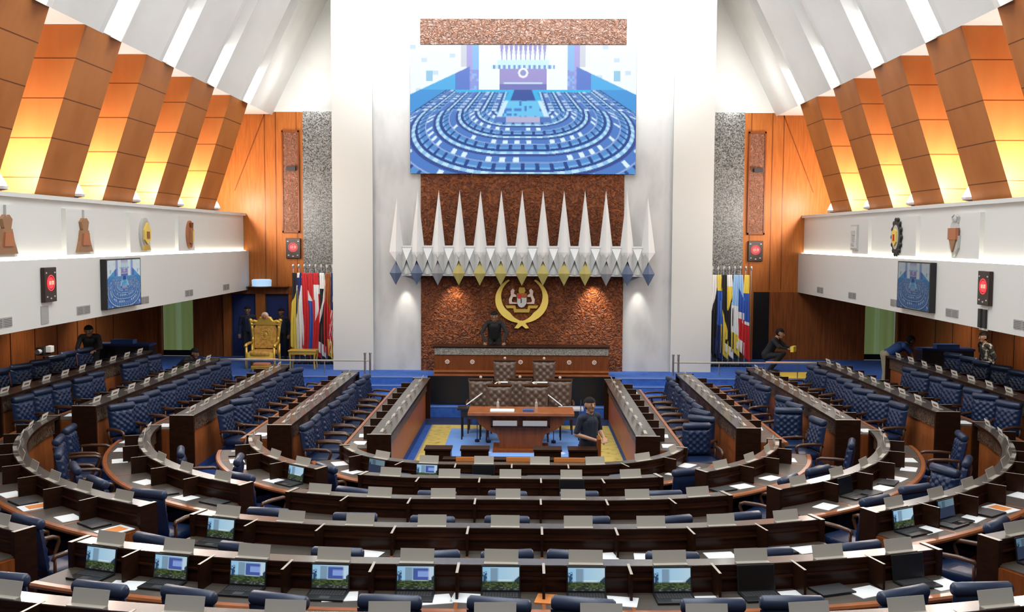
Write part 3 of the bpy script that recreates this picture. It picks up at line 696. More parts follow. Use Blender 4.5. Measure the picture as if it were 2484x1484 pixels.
em = thing('coat_of_arms', 'golden crescent coat of arms on the carved panel under the canopy', 'emblem', (0, 25.93, 2.75))
o_ = em.location; K = 25.85 / 2420
def pz(l): return [((x - 1266.5) * K, 2.81 - (y - 728) * K) for x, y in l]
def rel(l, y0, y1, mat, name, mirror=False):
    m = MB().mat(mat); P = pz(l); m.prism(P, -y0, -y1, XZ)
    if mirror: m.prism([(-a, b_) for a, b_ in P][::-1], -y0, -y1, XZ)
    return m.build(name, None, em, off=o_)
def ribbon_poly(mat):
    m = MB().mat(mat); th = [math.radians(3 + 147 * i / 30) for i in range(31)]
    def tk(d): return 6 + 13 * min(1, max(0, (d - 2) / 36)) if d < 45 else (19 - 4 * (d - 45) / 45 if d < 90 else 15 - 10.5 * (d - 90) / 60)
    out = [(1266.5 + 64.5 * math.sin(t), 727 + 57 * math.cos(t)) for t in th]
    inn = [(1266.5 + (64.5 - tk(math.degrees(t))) * math.sin(t), 727 + (57 - tk(math.degrees(t)) * .85) * math.cos(t)) for t in th]
    for mir in (1, -1):
        O, I = [[(mir * x, z) for x, z in pz(l)] for l in (out, inn)]
        vs = [(x, 25.93 - dd, z) for dd in (0, .07) for l in (O, I) for x, z in l]; n = len(th)
        q = lambda a, i: a * n + i
        fs = []
        for i in range(n - 1): fs += [(q(2, i), q(2, i + 1), q(3, i + 1), q(3, i)), (q(0, i), q(0, i + 1), q(2, i + 1), q(2, i)), (q(1, i), q(3, i), q(3, i + 1), q(1, i + 1)), (q(0, i), q(1, i), q(1, i + 1), q(0, i + 1))]
        fs += [(q(0, 0), q(2, 0), q(3, 0), q(1, 0)), (q(0, n - 1), q(1, n - 1), q(3, n - 1), q(2, n - 1))]
        m.add(vs, fs)
    return m
ribbon_poly('gold_bright').build('crescent', None, em, off=o_)
rel([(1253, 778), (1280, 778), (1276, 785), (1284, 796), (1276, 797), (1267, 790), (1258, 797), (1249, 796), (1257, 785)], 25.94, 25.85, 'gold_bright', 'bow')
rel([(1226, 741), (1250, 741), (1253, 750), (1280, 750), (1283, 741), (1307, 741), (1304, 748), (1287, 749), (1285, 758), (1248, 758), (1246, 749), (1230, 748)][:0] or [(1248, 750), (1285, 750), (1285, 758), (1248, 758)], 25.94, 25.87, 'gold', 'scroll')
rel([(1226, 741), (1251, 741), (1253, 751), (1247, 755), (1246, 748), (1230, 748)], 25.94, 25.878, 'gold', 'scroll_end', True)
rel([(1255, 722), (1278, 722), (1278, 736), (1272, 744), (1266, 746), (1260, 744), (1255, 736)], 25.94, 25.86, 'emblem_silver', 'shield')
rel([(1254, 711), (1279, 711), (1279, 722), (1254, 722)], 25.94, 25.855, 'trim_orange', 'shield_head')
rel([(1257, 714), (1265, 714), (1265, 724), (1257, 724)], 25.87, 25.85, 'red', 'charge')
rel([(1264, 724), (1266, 724), (1266, 735), (1264, 735)], 25.865, 25.853, 'hair', 'partition')
rel([(1260, 697), (1273, 697), (1275, 706), (1272, 712), (1261, 712), (1258, 706)], 25.94, 25.87, 'gold', 'star')
rel([(1236, 737), (1235, 726), (1240, 716), (1239, 706), (1244, 700), (1249, 704), (1247, 712), (1253, 716), (1253, 720), (1245, 720), (1242, 728), (1243, 733), (1254, 734), (1254, 737)], 25.94, 25.87, 'rosette', 'tiger_supporter', True)

bn = thing('speaker_bench', 'long dark timber speaker bench with carved grey band and pale rosettes', 'bench desk', (0, 25.1, DAIS)); o_ = bn.location
MB().mat('bench_wood').box(-2.19, 2.19, 24.90, 25.38, DAIS + .03, 1.67).build('front_panel', None, bn, off=o_)
MB().mat('carved_grey').box(-2.18, 2.18, 24.875, 24.90, 1.49, 1.665).build('carved_band', None, bn, off=o_)
MB().mat('desk_dark').box(-2.22, 2.22, 24.85, 25.42, 1.668, 1.71).build('top', None, bn, off=o_, bevel=.008)
MB().mat('trim_orange').box(-2.20, 2.20, 24.87, 24.90, 1.05, 1.10).box(-2.21, 2.21, 24.86, 24.9, DAIS, 1.0).build('base_moulding', None, bn, off=o_)
for x in (-1.86, -1.23, -.63, -.02, .6, 1.2, 1.83):
    m = MB().mat('rosette')
    for k in range(8):
        a = 2 * PI * k / 8; m.ell((x + .042 * math.cos(a), 24.893, 1.31 + .042 * math.sin(a)), (.02, .014, .02), 8, 5)
    m.ell((x, 24.893, 1.31), (.018, .02, .018), 8, 5); m.build('rosette', None, bn, off=o_)

# ------------------------------------------------------------------ member desks
def stadium(k):
    r = RHO[k]
    def P(s, u=0.36):          # s along the outer ledge edge from the axis; u outward from the inner ledge edge
        a = abs(s); sg = 1 if s >= 0 else -1; rr = r - 0.36 + u
        if a <= A_: return Vector((XO + s, CY - rr, 0)), Vector((0, -1, 0))
        ph = (a - A_) / r
        return Vector((XO + sg * (A_ + rr * math.sin(ph)), CY - rr * math.cos(ph), 0)), Vector((sg * math.sin(ph), -math.cos(ph), 0))
    return P
def armline(k, sg):
    def P(s, u=0.36):          # s = distance from the near end
        return Vector((XO + sg * (XARM[k] - 0.36 + u), Y0A + s, 0)), Vector((sg, 0, 0))
    return P
def sweep(m, P, s0, s1, prof, z, n, caps=True):
    vs = []; k = len(prof)
    for i in range(n + 1):
        s = s0 + (s1 - s0) * i / n
        for u, h in prof: p, _ = P(s, u); vs.append(Vector((p.x, p.y, z + h)))
    fs = [(i * k + j, i * k + (j + 1) % k, (i + 1) * k + (j + 1) % k, (i + 1) * k + j) for i in range(n) for j in range(k)]
    if caps: fs += [tuple(range(k))[::-1], tuple(range(n * k, n * k + k))]
    m.add(vs, fs)
def rect(u0, u1, z0, z1): return [(u0, z0), (u1, z0), (u1, z1), (u0, z1)]
def plate(m, P, s, u0, u1, prof_z, th, z, topmat=None):
    """thin upright panel square to the row at s, from u0 to u1; prof_z = (z0, z1)"""
    p0, nn = P(s, u0); p1, _ = P(s, u1); t = Vector((-nn.y, nn.x, 0)) * th / 2
    c = [p0 - t, p0 + t, p1 + t, p1 - t]; mm = m.cur
    vs = [Vector((q.x, q.y, z + prof_z[0])) for q in c] + [Vector((q.x, q.y, z + prof_z[1])) for q in c]
    m.add(vs, [(3, 2, 1, 0), (0, 1, 5, 4), (1, 2, 6, 5), (2, 3, 7, 6), (3, 0, 4, 7)])
    if topmat: m.mat(topmat)
    m.add(vs[4:], [(0, 1, 2, 3)]); m.cur = mm
TRIM = [(0.80, .672), (.845, .668), (.868, .682), (.872, .705), (.858, .724), (.80, .7265)]
def desk_run(P, z, s0, s1, seats, label, group, ends=(True, True), curved=True):
    pm, nm_ = P((s0 + s1) / 2, 0.5)
    t = thing('bench_desk', label, 'desk', (pm.x, pm.y, z), 0, group); o_ = t.location
    n = max(2, int(abs(s1 - s0) / 0.16)) if curved else 2; UI = .17 if curved else 0.0
    m = MB().mat('desk_dark'); sweep(m, P, s0, s1, rect(UI, .36, .905, .948), z, n); m.mat('ledge_top'); sweep(m, P, s0, s1, rect(UI + .004, .352, .948, .954), z, n)
    m.build('ledge', None, t, off=o_)
    m = MB().mat('front_orange'); sweep(m, P, s0, s1, rect(UI + .10, UI + .135, 0, .66), z, n); m.build('front_panel', None, t, off=o_)
    m = MB().mat('carved_band'); sweep(m, P, s0, s1, rect(UI + .07, UI + .135, .66, .904), z, n); m.build('carved_band', None, t, off=o_)
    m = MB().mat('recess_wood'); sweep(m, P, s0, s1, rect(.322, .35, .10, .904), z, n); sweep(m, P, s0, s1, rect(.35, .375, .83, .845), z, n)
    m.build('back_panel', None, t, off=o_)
    m = MB().mat('desk_red'); sweep(m, P, s0, s1, rect(.352, .80, .685, .712), z, n); m.mat('desk_leather'); sweep(m, P, s0, s1, rect(.375, .795, .712, .720), z, n)
    m.build('desktop', None, t, off=o_)
    m = MB().mat('trim_orange'); sweep(m, P, s0, s1, TRIM, z, n); m.build('edge_trim', None, t, off=o_, smooth=False)
    for i in range(1, seats):
        s = s0 + (s1 - s0) * i / seats
        m = MB().mat('desk_dark'); plate(m, P, s, .30, .58, (.30, .956), .024, z, 'pale_edge'); m.mat('trim_orange'); plate(m, P, s, .58, .80, (.70, .7225), .03, z)
        m.build('divider', None, t, off=o_)
    for e, s in zip(ends, (s0, s1)):
        if not e: continue
        m = MB().mat('desk_dark'); plate(m, P, s, UI - .01, .40, (0, .962), .05, z, 'pale_edge'); m.mat('desk_red'); plate(m, P, s, .40, .80, (0, .700), .04, z)
        m.build('end_panel', None, t, off=o_)
    return t

# chair -------------------------------------------------------------
def chair_proto():
    t = thing('armchair', '-', 'chair')
    m = MB().mat('black_metal')
    for i in range(5):
        a = 2 * PI * i / 5 + .3; m.tube([(0, 0, .10), (.15 * math.cos(a), .15 * math.sin(a), .085), (.27 * math.cos(a), .27 * math.sin(a), .06)], [.026, .022, .016], 6)
        m.ell((.275 * math.cos(a), .275 * math.sin(a), .03), (.03, .03, .03), 8, 5)
    m.build('swivel_base', None, t)
    MB().mat('black_metal').lathe([(.032, .09), (.032, .24), (.022, .25), (.022, .36), (.12, .37), (.12, .39)], 10).build('pedestal', None, t)
    MB().mat('navy_leather').rbox((0, .01, .445), (.275, .265, .065), 5).build('seat', None, t, smooth=True)
    R = Matrix.Translation((0, -.245, .50)) @ Matrix.Rotation(math.radians(9), 4, 'X')
    m = MB().mat('navy_leather')
    def front(u, v):
        x = (u - .5) * .50; zz = v * .475; e = min(1, 6 * min(u, 1 - u), 7 * min(v, 1 - v)); e = math.sqrt(max(0, e))
        d_ = abs(math.sin(PI * (u * 4 + v * 4.5))) * abs(math.sin(PI * (u * 4 - v * 4.5)))
        return R @ Vector((x, -.02 + .065 * e + .032 * math.sqrt(d_) * e, zz))
    def back(u, v):
        e = min(1, 6 * min(u, 1 - u), 7 * min(v, 1 - v)); return R @ Vector(((.5 - u) * .50, -.02 - .045 * math.sqrt(max(0, e)), v * .475))
    m.grid(front, 24, 24); m.grid(back, 10, 10); m.build('backrest', None, t, smooth=True)
    m = MB().mat('navy_roll')
    m.tube([R @ Vector((x, .012, .515)) for x in (-.25, -.245, -.225, .225, .245, .25)], [.018, .042, .058, .058, .042, .018], 14); m.build('headrest', None, t, smooth=True)
    for s in (-1, 1):
        m = MB().mat('chair_wood'); x = s * .315
        m.tube([(x, -.25, .62), (x, -.22, .665), (x, -.05, .675), (x, .16, .668), (x, .225, .645), (x, .235, .60), (x * .98, .19, .50), (x * .95, .15, .40)], [.020, .026, .028, .028, .026, .023, .021, .018], 7)
        m.tube([(x, -.22, .655), (x * .98, -.22, .52), (x * .93, -.20, .41)], .019, 6)
        m.build('armrest', None, t, smooth=True)
    return Proto(t)
CH = chair_proto()
def plate_proto():
    m = MB().mat('plate_beige')
    Rm = Matrix.Rotation(math.radians(-18), 4, 'X')
    m.box(-.15, .15, -.004, .004, 0.0, .112, Matrix.Translation((0, .02, .004)) @ Rm); m.box(-.15, .15, -.04, .024, 0, .007)
    o = tag(m.build('name_plate', None), '-', 'name plate'); T = Matrix.Translation((0, .02, .004)) @ Rm
    c = MB().mat('paper').box(-.135, .135, .0045, .007, .012, .102, T).mat('brass').box(-.085, .085, .007, .0085, .040, .076, T)
    c.build('name_card', None, o); return Proto(o)
NP = plate_proto()
def facing(nn): return math.atan2(nn.x, -nn.y)        # local +y points to the well (against the outward normal)
used_lab = {}
def row_chairs(P, z, s0, s1, seats, clabel, nlabel, cgroup, turn=0.0, jit=6, skip=(), pull=0.0, drop=(), cv=True, turns={}):
    order = range(seats)
    for i in order:
        s = s0 + (s1 - s0) * (i + .5) / seats
        pp, nn = P(s, .31 if cv else .18); q = (pp.x, pp.y, z + .954)
        if onscreen(q) and i not in drop: NP.put(q, facing(nn) + math.radians(random.uniform(-2, 2)), nlabel(i), cgroup.replace('chairs', 'name plates'))
        pc, nn = P(s + (random.uniform(-.09, .09) if cv else 0), 1.135 + pull + random.uniform(-.03, .05)); c = (pc.x, pc.y, z)
        if i in skip: continue
        if onscreen((pc.x, pc.y, z + .9), 110):
            CH.put(c, facing(nn) + math.radians(turns.get(i, turn + random.uniform(-jit, jit))), clabel(i), cgroup)
def nth(i, n): return ORD[i + 1] if i + 1 <= len(ORD) - 1 else str(i + 1)

CENTER = {1: (3.44, 8), 2: (2.11, 5), 3: (2.765, 7), 4: (3.44, 9), 5: (4.09, 11), 6: (4.9, 13)}
CORNER = {2: 4, 3: 6, 4: 9, 5: 12}
SEATPOS = {}
for k in range(1, 7):
    P = stadium(k); z = 0.15 * (k - 1); hs, ns = CENTER[k]
    rn = ORD[k]
    desk_run(P, z, -hs, hs, ns, '%s curved timber bench desk facing the clerks, counted outward from the well' % rn, 'curved bench desks across the hall')
    if k == 6:
        row_chairs(P, z, -hs, hs, ns, lambda i: '-', lambda i: 'beige name plate, %s from the throne end of the nearest cropped desk row' % nth(i, ns), 'chairs at the nearest desk row', skip=range(ns)); continue
    SEATPOS[('c', k)] = [(P, -hs + 2 * hs * (i + .5) / ns, z) for i in range(ns)]
    sk = () if k != 1 else (0, 7)
    row_chairs(P, z, -hs, hs, ns, lambda i, rn=rn: 'navy tufted armchair, %s from the throne end of the %s curved desk row' % (nth(i, 0), rn),
               lambda i, rn=rn: 'beige name plate, %s from the throne end of the %s curved desk row' % (nth(i, 0), rn), 'chairs at the %s curved desk row' % rn, jit=14, skip=sk)
for k, nc in CORNER.items():
    P = stadium(k); z = 0.15 * (k - 1); hs = CENTER[k][0]; s0 = hs + .75; pe = math.acos(.52 / (RHO[k] - .36)); s1 = A_ + RHO[k] * pe; rn = ORD[k]
    for sg in (-1, 1):
        desk_run(P, z, sg * s0, sg * s1, nc, '%s bend of timber bench desk, counted outward from the well, %s' % (rn, SIDE[sg]), 'bends of the bench desks')
        SEATPOS[(sg, k)] = [(P, sg * (s0 + (s1 - s0) * (i + .5) / nc), z) for i in range(nc)]
        row_chairs(P, z, sg * s0, sg * s1, nc, lambda i: 'navy tufted armchair, %s from the aisle at the %s desk bend, %s' % (nth(i, 0), rn, SIDE[sg]),
                   lambda i: 'beige name plate, %s from the aisle on the %s desk bend, %s' % (nth(i, 0), rn, SIDE[sg]), 'chairs at the %s desk bend' % rn, turn=0, jit=16, turns={(-1, 2): {1: 150}, (-1, 4): {2: -60}, (1, 4): {2: 70}, (1, 3): {2: 60}}.get((sg, k), {}),
                   skip={(-1, 2): (3,), (1, 2): (2,), (-1, 3): (), (1, 3): (4,), (-1, 4): (3, 8), (1, 4): (3,)}.get((sg, k), ()))
LA = Y1A - Y0A
for k in range(1, 6):
    z = 0.15 * k; rn = ORD[k]
    for sg in (-1, 1):
        P = armline(k, sg)
        desk_run(P, z, 0, LA, 9, '%s straight timber bench desk from the well, %s' % (rn, SIDE[sg]), 'straight bench desks beside the well', curved=False)
        SEATPOS[('a', sg, k)] = [(P, LA * (i + .5) / 9, z) for i in range(9)]
        row_chairs(P, z, 0, LA, 9, lambda i: 'navy tufted armchair, %s from the near end at the %s straight desk, %s' % (nth(i, 0), rn, SIDE[sg]),
                   lambda i: 'beige name plate, %s from the near end on the %s straight desk, %s' % (nth(i, 0), rn, SIDE[sg]), 'chairs at the %s straight desk' % rn,
                   turn=sg * (18 if k > 1 else 7), jit=8, pull=.03, cv=False, turns={(1, 1): {0: 95, 1: 60, 2: 30}, (1, 2): {1: 80}, (-1, 3): {0: -35, 1: -30}, (-1, 2): {2: -40}, (1, 3): {2: 40, 3: 35}, (1, 4): {1: 40}}.get((sg, k), {}), skip={(-1, 2): (0,), (-1, 3): (), (1, 2): (4,), (1, 3): (0,), (-1, 4): (5,), (1, 4): (7, 8)}.get((sg, k), ()))

# laptops -----------------------------------------------------------
def laptop(loc, rz, label, kind, group='laptops on the desks'):
    t = thing('laptop', label, 'laptop', loc, rz, group)
    if 'black' not in _lp:
        m = MB().mat('black_plastic').box(-.172, .172, -.12, .12, 0, .020); _lp['base'] = m.build('base', None, t, bevel=.004)
        m = MB().mat('key_grey')
        for r in range(5):
            for c in range(12): m.box(-.152 + .0255 * c, -.131 + .0255 * c, -.015 + .024 * r, .004 + .024 * r, .020, .0225)
        m.box(-.045, .045, -.10, -.035, .020, .0212); _lp['keyboard'] = m.build('keyboard', None, _lp['base']); ba, li = _lp['base'], None
        R = Matrix.Translation((0, .12, .016)) @ Matrix.Rotation(math.radians(-9), 4, 'X'); _lp['R'] = R
        _lp['lid'] = MB().mat('black_plastic').box(-.172, .172, -.004, .006, 0, .225, R).build('lid', None, t, bevel=.003); li = _lp['lid']
        _lp['black'] = True
    else:
        ba = _lp['base'].copy(); li = _lp['lid'].copy(); kb = _lp['keyboard'].copy()
        for c, p_ in ((ba, t), (li, t), (kb, ba)): COL.objects.link(c); c.parent = p_
    R = _lp['R']
    if kind in _lp: c = _lp[kind].copy(); COL.objects.link(c); c.parent = li
    elif kind == 'off': _lp[kind] = MB().mat('black_gloss').box(-.160, .160, -.0055, -.004, .018, .214, R).build('display', None, li)
    else: _lp[kind] = picture('display', landscape(kind), 32, 22, lambda u, v: R @ Vector((-.160 + .32 * u, -.0052, .214 - .196 * v)), 'screen_bright', li)
    return t
_lp = {}
def at_seat(key, i, u, ds=0.0):
    P, s, z = SEATPOS[key][i]; p, nn = P(s + ds, u); return (p.x, p.y, z + .7205), facing(nn)
def put_laptop(key, i, kind, where, ds=0.0, u=.548):
    loc, rz = at_seat(key, i, u, ds)
    if onscreen(loc, 90): laptop(loc, rz, where, kind)
for i, kd in enumerate((0, 1, 1, 1, 1, 0, 0, 0, 'off', None, 'off')):
    if kd is None: continue
    st_ = {0: 'open laptop showing tower and trees', 1: 'open laptop showing blue dialog window', 'off': 'open laptop with black screen'}[kd]
    put_laptop(('c', 5), i, kd, '%s, %s from the throne end, fifth curved row' % (st_, ORD[i + 1]), ds=.0)
put_laptop(('c', 4), 0, 0, 'open laptop with bright blue screen at the throne end of the fourth curved row')
put_laptop((1, 4), 0, 0, 'open laptop with pale screen nearest the aisle, fourth desk bend opposite throne')
put_laptop((1, 4), 1, 2, 'dim open laptop, second from the aisle, fourth desk bend opposite throne')
put_laptop((1, 5), 0, 2, 'open laptop with dim screen nearest the aisle, fifth desk bend opposite throne')
put_laptop((-1, 2), 0, 0, 'open laptop with pale screen nearest the aisle, second desk bend on throne side')
put_laptop((-1, 2), 3, 2, 'open laptop turned edge-on at the far end of the second throne-side desk bend')
put_laptop(('c', 1), 1, 2, 'dark open laptop in the second seat from the throne end, innermost curved row')
put_laptop(('c', 1), 2, 1, 'open laptop with blue screen, third seat from the throne end, innermost curved row')
put_laptop(('c', 1), 3, 'off', 'open laptop with black screen, fourth seat of the innermost curved row')
put_laptop(('c', 2), 3, 'off', 'open laptop with black screen, fourth seat of the second curved row')
put_laptop((1, 3), 1, 'off', 'open laptop with black screen at the third desk bend opposite throne')

# papers and folders ----------------------------------------------------
def nearest_normal(x, y):
    dx = x - XO
    if abs(dx) <= A_: return Vector((0, -1, 0))
    v = Vector((dx - math.copysign(A_, dx), y - CY, 0)); return v.normalized()
def sheet(kind):
    if kind == 'f':
        m = MB().mat('black_plastic').box(-.17, .17, -.115, .115, 0, .018).mat('key_grey').box(-.165, .165, -.11, .11, .018, .020); return m.build('document_folder', None)
    if kind == 'o': return MB().mat('orange_print').box(-.085, .085, -.11, .11, 0, .012).build('booklet', None)
    if kind == 'm': return MB().mat('paper').box(-.135, .135, -.17, .17, 0, .008).mat('orange_print').box(-.09, .09, -.09, .12, .008, .0095).build('magazine', None)
    m = MB().mat('paper'); m.box(-.15, .15, -.11, .11, 0, .003); m.box(-.148, .152, -.106, .113, .003, .005); return m.build('paper_sheet', None)
_sh = {}
KN = {'p': ('white paper', 'paper'), 'f': ('closed black laptop folder', 'folder'), 'o': ('small orange booklet', 'booklet'), 'm': ('magazine with orange cover print', 'magazine')}
KG = {'p': 'white papers on the desks', 'f': 'black folders on the desks', 'o': 'booklets on the desks', 'm': 'magazines on the desks'}
def put_sheet(kind, loc, rz, label):
    if not onscreen(loc, 60): return
    if kind not in _sh: o = _sh[kind] = sheet(kind)
    else: o = _sh[kind].copy(); COL.objects.link(o)
    place(o, loc, rz); tag(o, label, KN[kind][1], KG[kind])
DOCS = [(5, -3.42, 8.60, 'p'), (5, -1.47, 8.37, 'p'), (5, -0.66, 8.32, 'p'), (5, -0.36, 8.36, 'p'), (5, 0.93, 8.32, 'p'), (5, 0.3, 8.35, 'o'), (5, 1.63, 8.35, 'p'), (5, 2.39, 8.49, 'p'), (5, 3.12, 8.61, 'p'), (5, 3.87, 8.81, 'p'), (5, 3.64, 8.94, 'o'), (5, 2.82, 8.63, 'f'),
        (4, 2.12, 10.05, 'p'), (4, 3.08, 10.28, 'p'), (4, -1.5, 10.0, 'p'), (4, -0.73, 9.97, 'm'), (4, 1.38, 9.98, 'p'), (4, 0.9, 9.98, 'p'), (4, -6.33, 12.23, 'p'), (4, -5.75, 11.67, 'm'), (4, -5.14, 11.21, 'p'), (4, -4.41, 10.74, 'm'), (4, 4.61, 11.02, 'p'), (4, 5.32, 11.5, 'p'), (4, 5.87, 11.95, 'm'), (4, 6.42, 12.59, 'p'),
        (4, 2.75, 10.2, 'f'), (4, 4.98, 11.24, 'f'), (4, 5.63, 11.73, 'f'), (4, -4.73, 10.97, 'f'), (4, -6.0, 11.88, 'f'),
        (3, -6.45, 16.25, 'p'), (3, -6.30, 15.6, 'p'), (3, -6.02, 14.81, 'p'), (3, -5.13, 13.51, 'p'), (3, -4.30, 12.72, 'p'), (3, 6.02, 15.28, 'p'), (3, 5.80, 14.67, 'p'), (3, 5.39, 14.04, 'p'), (3, 4.99, 13.51, 'p'), (3, 3.94, 12.54, 'p'), (3, 5.18, 13.80, 'f'), (3, 4.70, 13.2, 'f'), (3, -4.64, 12.98, 'f'), (3, -3.85, 12.50, 'f'),
        (2, -4.61, 16.17, 'p'), (2, -4.45, 15.53, 'p'), (2, -4.25, 15.08, 'p'), (2, -3.54, 14.28, 'p'), (2, 4.35, 15.89, 'p'), (2, 3.23, 14.15, 'p'), (2, 3.76, 14.66, 'p'), (2, 2.91, 13.95, 'f'),
        (1, -2.92, 16.05, 'p'), (1, -2.62, 15.5, 'p'), (1, 2.75, 16.1, 'p'), (1, 2.48, 15.55, 'p')]
cnt = {}
for k, x, y, kd in DOCS:
    c = cnt[(k, kd)] = cnt.get((k, kd), 0) + 1; nn = nearest_normal(x, y)
    side = 'throne side' if x < -1.2 else ('side opposite throne' if x > 1.2 else 'near the middle')
    put_sheet(kd, (x, y, .7205 + .15 * (k - 1)), facing(nn) + math.radians(random.uniform(-14, 14)), '%s, %s on the %s desk ring, %s' % (KN[kd][0], ORD[c] if c < 13 else 'later', ORD[k], side))
for k in range(1, 5):
    for sg in (-1, 1):
        for i in range(9):
            if k > 1 and random.random() < (.35 if k == 2 else .6): continue
            loc, rz = at_seat(('a', sg, k), i, .60, random.uniform(-.1, .1))
            put_sheet('p', loc, rz + math.radians(random.uniform(-8, 8)), 'white paper, %s seat from near end, %s straight desk, %s' % (ORD[i + 1], ORD[k], SIDE[sg]))

# ------------------------------------------------------------------ the well: rug, clerks' furniture
rg = thing('carpet_rug', 'blue rug with wide yellow red-specked border on the well floor', 'rug', (0, 19.4, 0.0))
def ring(m, x0, x1, y0, y1, w_, z0, z1):
    m.box(x0, x0 + w_, y0, y1, z0, z1); m.box(x1 - w_, x1, y0, y1, z0, z1); m.box(x0 + w_, x1 - w_, y0, y0 + w_, z0, z1); m.box(x0 + w_, x1 - w_, y1 - w_, y1, z0, z1)
m = MB().mat('rug_blue').box(-1.60, 1.60, -3.35, 3.42, .001, .010); m.build('field', None, rg)
m = MB().mat('rug_yellow'); ring(m, -2.06, 2.06, -3.8, 3.88, .46, .001, .011); m.build('border', None, rg)
m = MB().mat('pale_edge'); ring(m, -2.10, 2.10, -3.84, 3.92, .04, .001, .009); m.build('edging', None, rg)
struct(MB().mat('carpet_blue').box(-2.36, 2.36, 15.4, 23.34, -0.05, 0.0008).build('floor_well'))
tag(MB().mat('yellow_cloth').box(6.6, 7.75, 24.85, 25.95, DAIS, DAIS + .012).build('dais_rug'), 'plain yellow rug on the blue dais behind the rail, near the flags', 'rug')

def clerk_chair(loc, rz, label):
    t = thing('clerk_chair', label, 'chair', loc, rz, 'brown tufted chairs of the clerks')
    if not _cc:
        m = MB().mat('brown_leather')
        def front(u, v):
            x = (u - .5) * (.50 + .06 * v); e = math.sqrt(max(0, min(1, 6 * min(u, 1 - u), 7 * min(v, 1 - v))))
            d_ = abs(math.sin(PI * (u * 3 + v * 4))) * abs(math.sin(PI * (u * 3 - v * 4)))
            return Vector((x, -.21 - .05 * v + .06 * e + .035 * math.sqrt(d_) * e, .50 + .66 * v))
        def back(u, v): return Vector(((.5 - u) * (.50 + .06 * v), -.25 - .05 * v, .50 + .66 * v))
        m.grid(front, 24, 26); m.grid(back, 2, 2); _cc['backrest'] = m.build('backrest', None, t, smooth=True)
        _cc['seat'] = MB().mat('brown_leather').rbox((0, .03, .45), (.27, .27, .07), 5).build('seat', None, t, smooth=True)
        m = MB().mat('chair_wood').box(-.29, .29, -.27, -.20, 1.16, 1.20).box(-.27, .27, -.23, .28, .34, .39); _cc['frame'] = m.build('frame', None, t)
        m = MB().mat('rosette').lathe([(.022, 0), (.034, .025), (.030, .045), (.012, .06), (.001, .062)], 10, c=(0, -.24, 1.20)); _cc['finial'] = m.build('crest_finial', None, t)
        for i, (x, y) in enumerate(((-.25, .25), (.25, .25), (-.25, -.22), (.25, -.22))): _cc['leg%d' % i] = MB().mat('chair_wood').tube([(x, y, .36), (x * 1.02, y, .18), (x * 1.05, y, 0)], [.028, .024, .018], 6).build('leg', None, t)
        for s_ in (-1, 1): _cc['arm%d' % s_] = MB().mat('chair_wood').tube([(s_ * .29, -.22, .70), (s_ * .31, 0, .69), (s_ * .30, .22, .66), (s_ * .29, .24, .40)], .024, 6).build('armrest', None, t)
    else:
        for k_, o in _cc.items(): c = o.copy(); COL.objects.link(c); c.parent = t
_cc = {}
for loc, lab in (((-.40, 24.05, .255), 'brown tufted chair on the rear platform, nearer the throne'), ((.56, 24.05, .255), 'brown tufted chair on the rear platform, farther from the throne'),
                 ((-.92, 22.5, 0), 'tall brown tufted chair at the throne end of the clerks front row'), ((-.02, 22.6, 0), 'tall brown tufted chair in the middle of the clerks row'),
                 ((.90, 22.5, 0), 'tall brown tufted chair at the end away from the throne, clerks row'), ((-.47, 21.62, -0.0), 'brown tufted chair drawn up behind the clerk table, nearer the throne'),
                 ((.34, 21.62, -0.0), 'brown tufted chair drawn up behind the clerk table, farther from throne')):
    clerk_chair((loc[0], loc[1], loc[2]), PI, lab)
rt = thing('rear_clerk_table', 'narrow dark table on the platform between the rows of clerk chairs', 'table', (.08, 23.5, .255)); o_ = rt.location
MB().mat('desk_dark').box(-.82, .98, 23.38, 23.62, .965, 1.0).build('top', None, rt, off=o_)
MB().mat('desk_dark').box(-.76, .92, 23.42, 23.60, .255, .965).build('body', None, rt, off=o_)
for x, l in ((-.32, 'white papers on the rear clerk table, nearer the throne'), (.46, 'white papers on the rear clerk table, farther from the throne')):
    tag(MB().mat('paper').box(x - .17, x + .17, 23.41, 23.55, 1.0, 1.015).build('paper_stack'), l, 'paper', 'papers on the clerk tables')
ct = thing('clerk_table', 'orange timber clerk table on a tapering pedestal in the well', 'table', (.02, 20.7, 0)); o_ = ct.location
MB().mat('trim_orange').box(-1.08, 1.12, 20.32, 21.10, .76, .83).build('top', None, ct, off=o_, bevel=.01)
prof = [(-.95, .76), (-.88, .58), (-.72, .45), (-.50, .36), (-.44, .20), (-.46, 0), (.46, 0), (.44, .20), (.50, .36), (.72, .45), (.88, .58), (.95, .76)]
MB().mat('desk_red').prism([(x + .02, z) for x, z in prof], -20.98, -20.46, XZ).build('pedestal', None, ct, off=o_)
MB().mat('desk_dark').box(-.60, .62, 20.34, 20.50, .52, .55).box(-.60, -.57, 20.34, 20.5, .52, .76).box(.59, .62, 20.34, 20.5, .52, .76).box(-.005, .025, 20.34, 20.5, .55, .76).build('front_shelf', None, ct, off=o_)
MB().mat('desk_red').box(-.56, .60, 20.28, 21.05, 0, .06).build('plinth', None, ct, off=o_)
for x, l in ((-.31, 'pale folder in the front shelf of the clerk table, nearer the throne'), (.31, 'pale folder in the front shelf of the clerk table, farther from the throne')):
    tag(MB().mat('plate_beige').box(x - .25, x + .25, 20.345, 20.37, .552, .66).build('file_folder'), l, 'folder', 'folders in the clerk table')
tag(MB().mat('paper').box(-.62, -.12, 20.4, 20.7, .831, .85).build('paper_stack'), 'long white paper pile on top of the clerk table', 'paper', 'papers on the clerk tables')
tag(MB().mat('cloth_blue').box(.06, .28, 20.45, 20.65, .831, .868).build('blue_box'), 'small blue box on top of the clerk table', 'box')
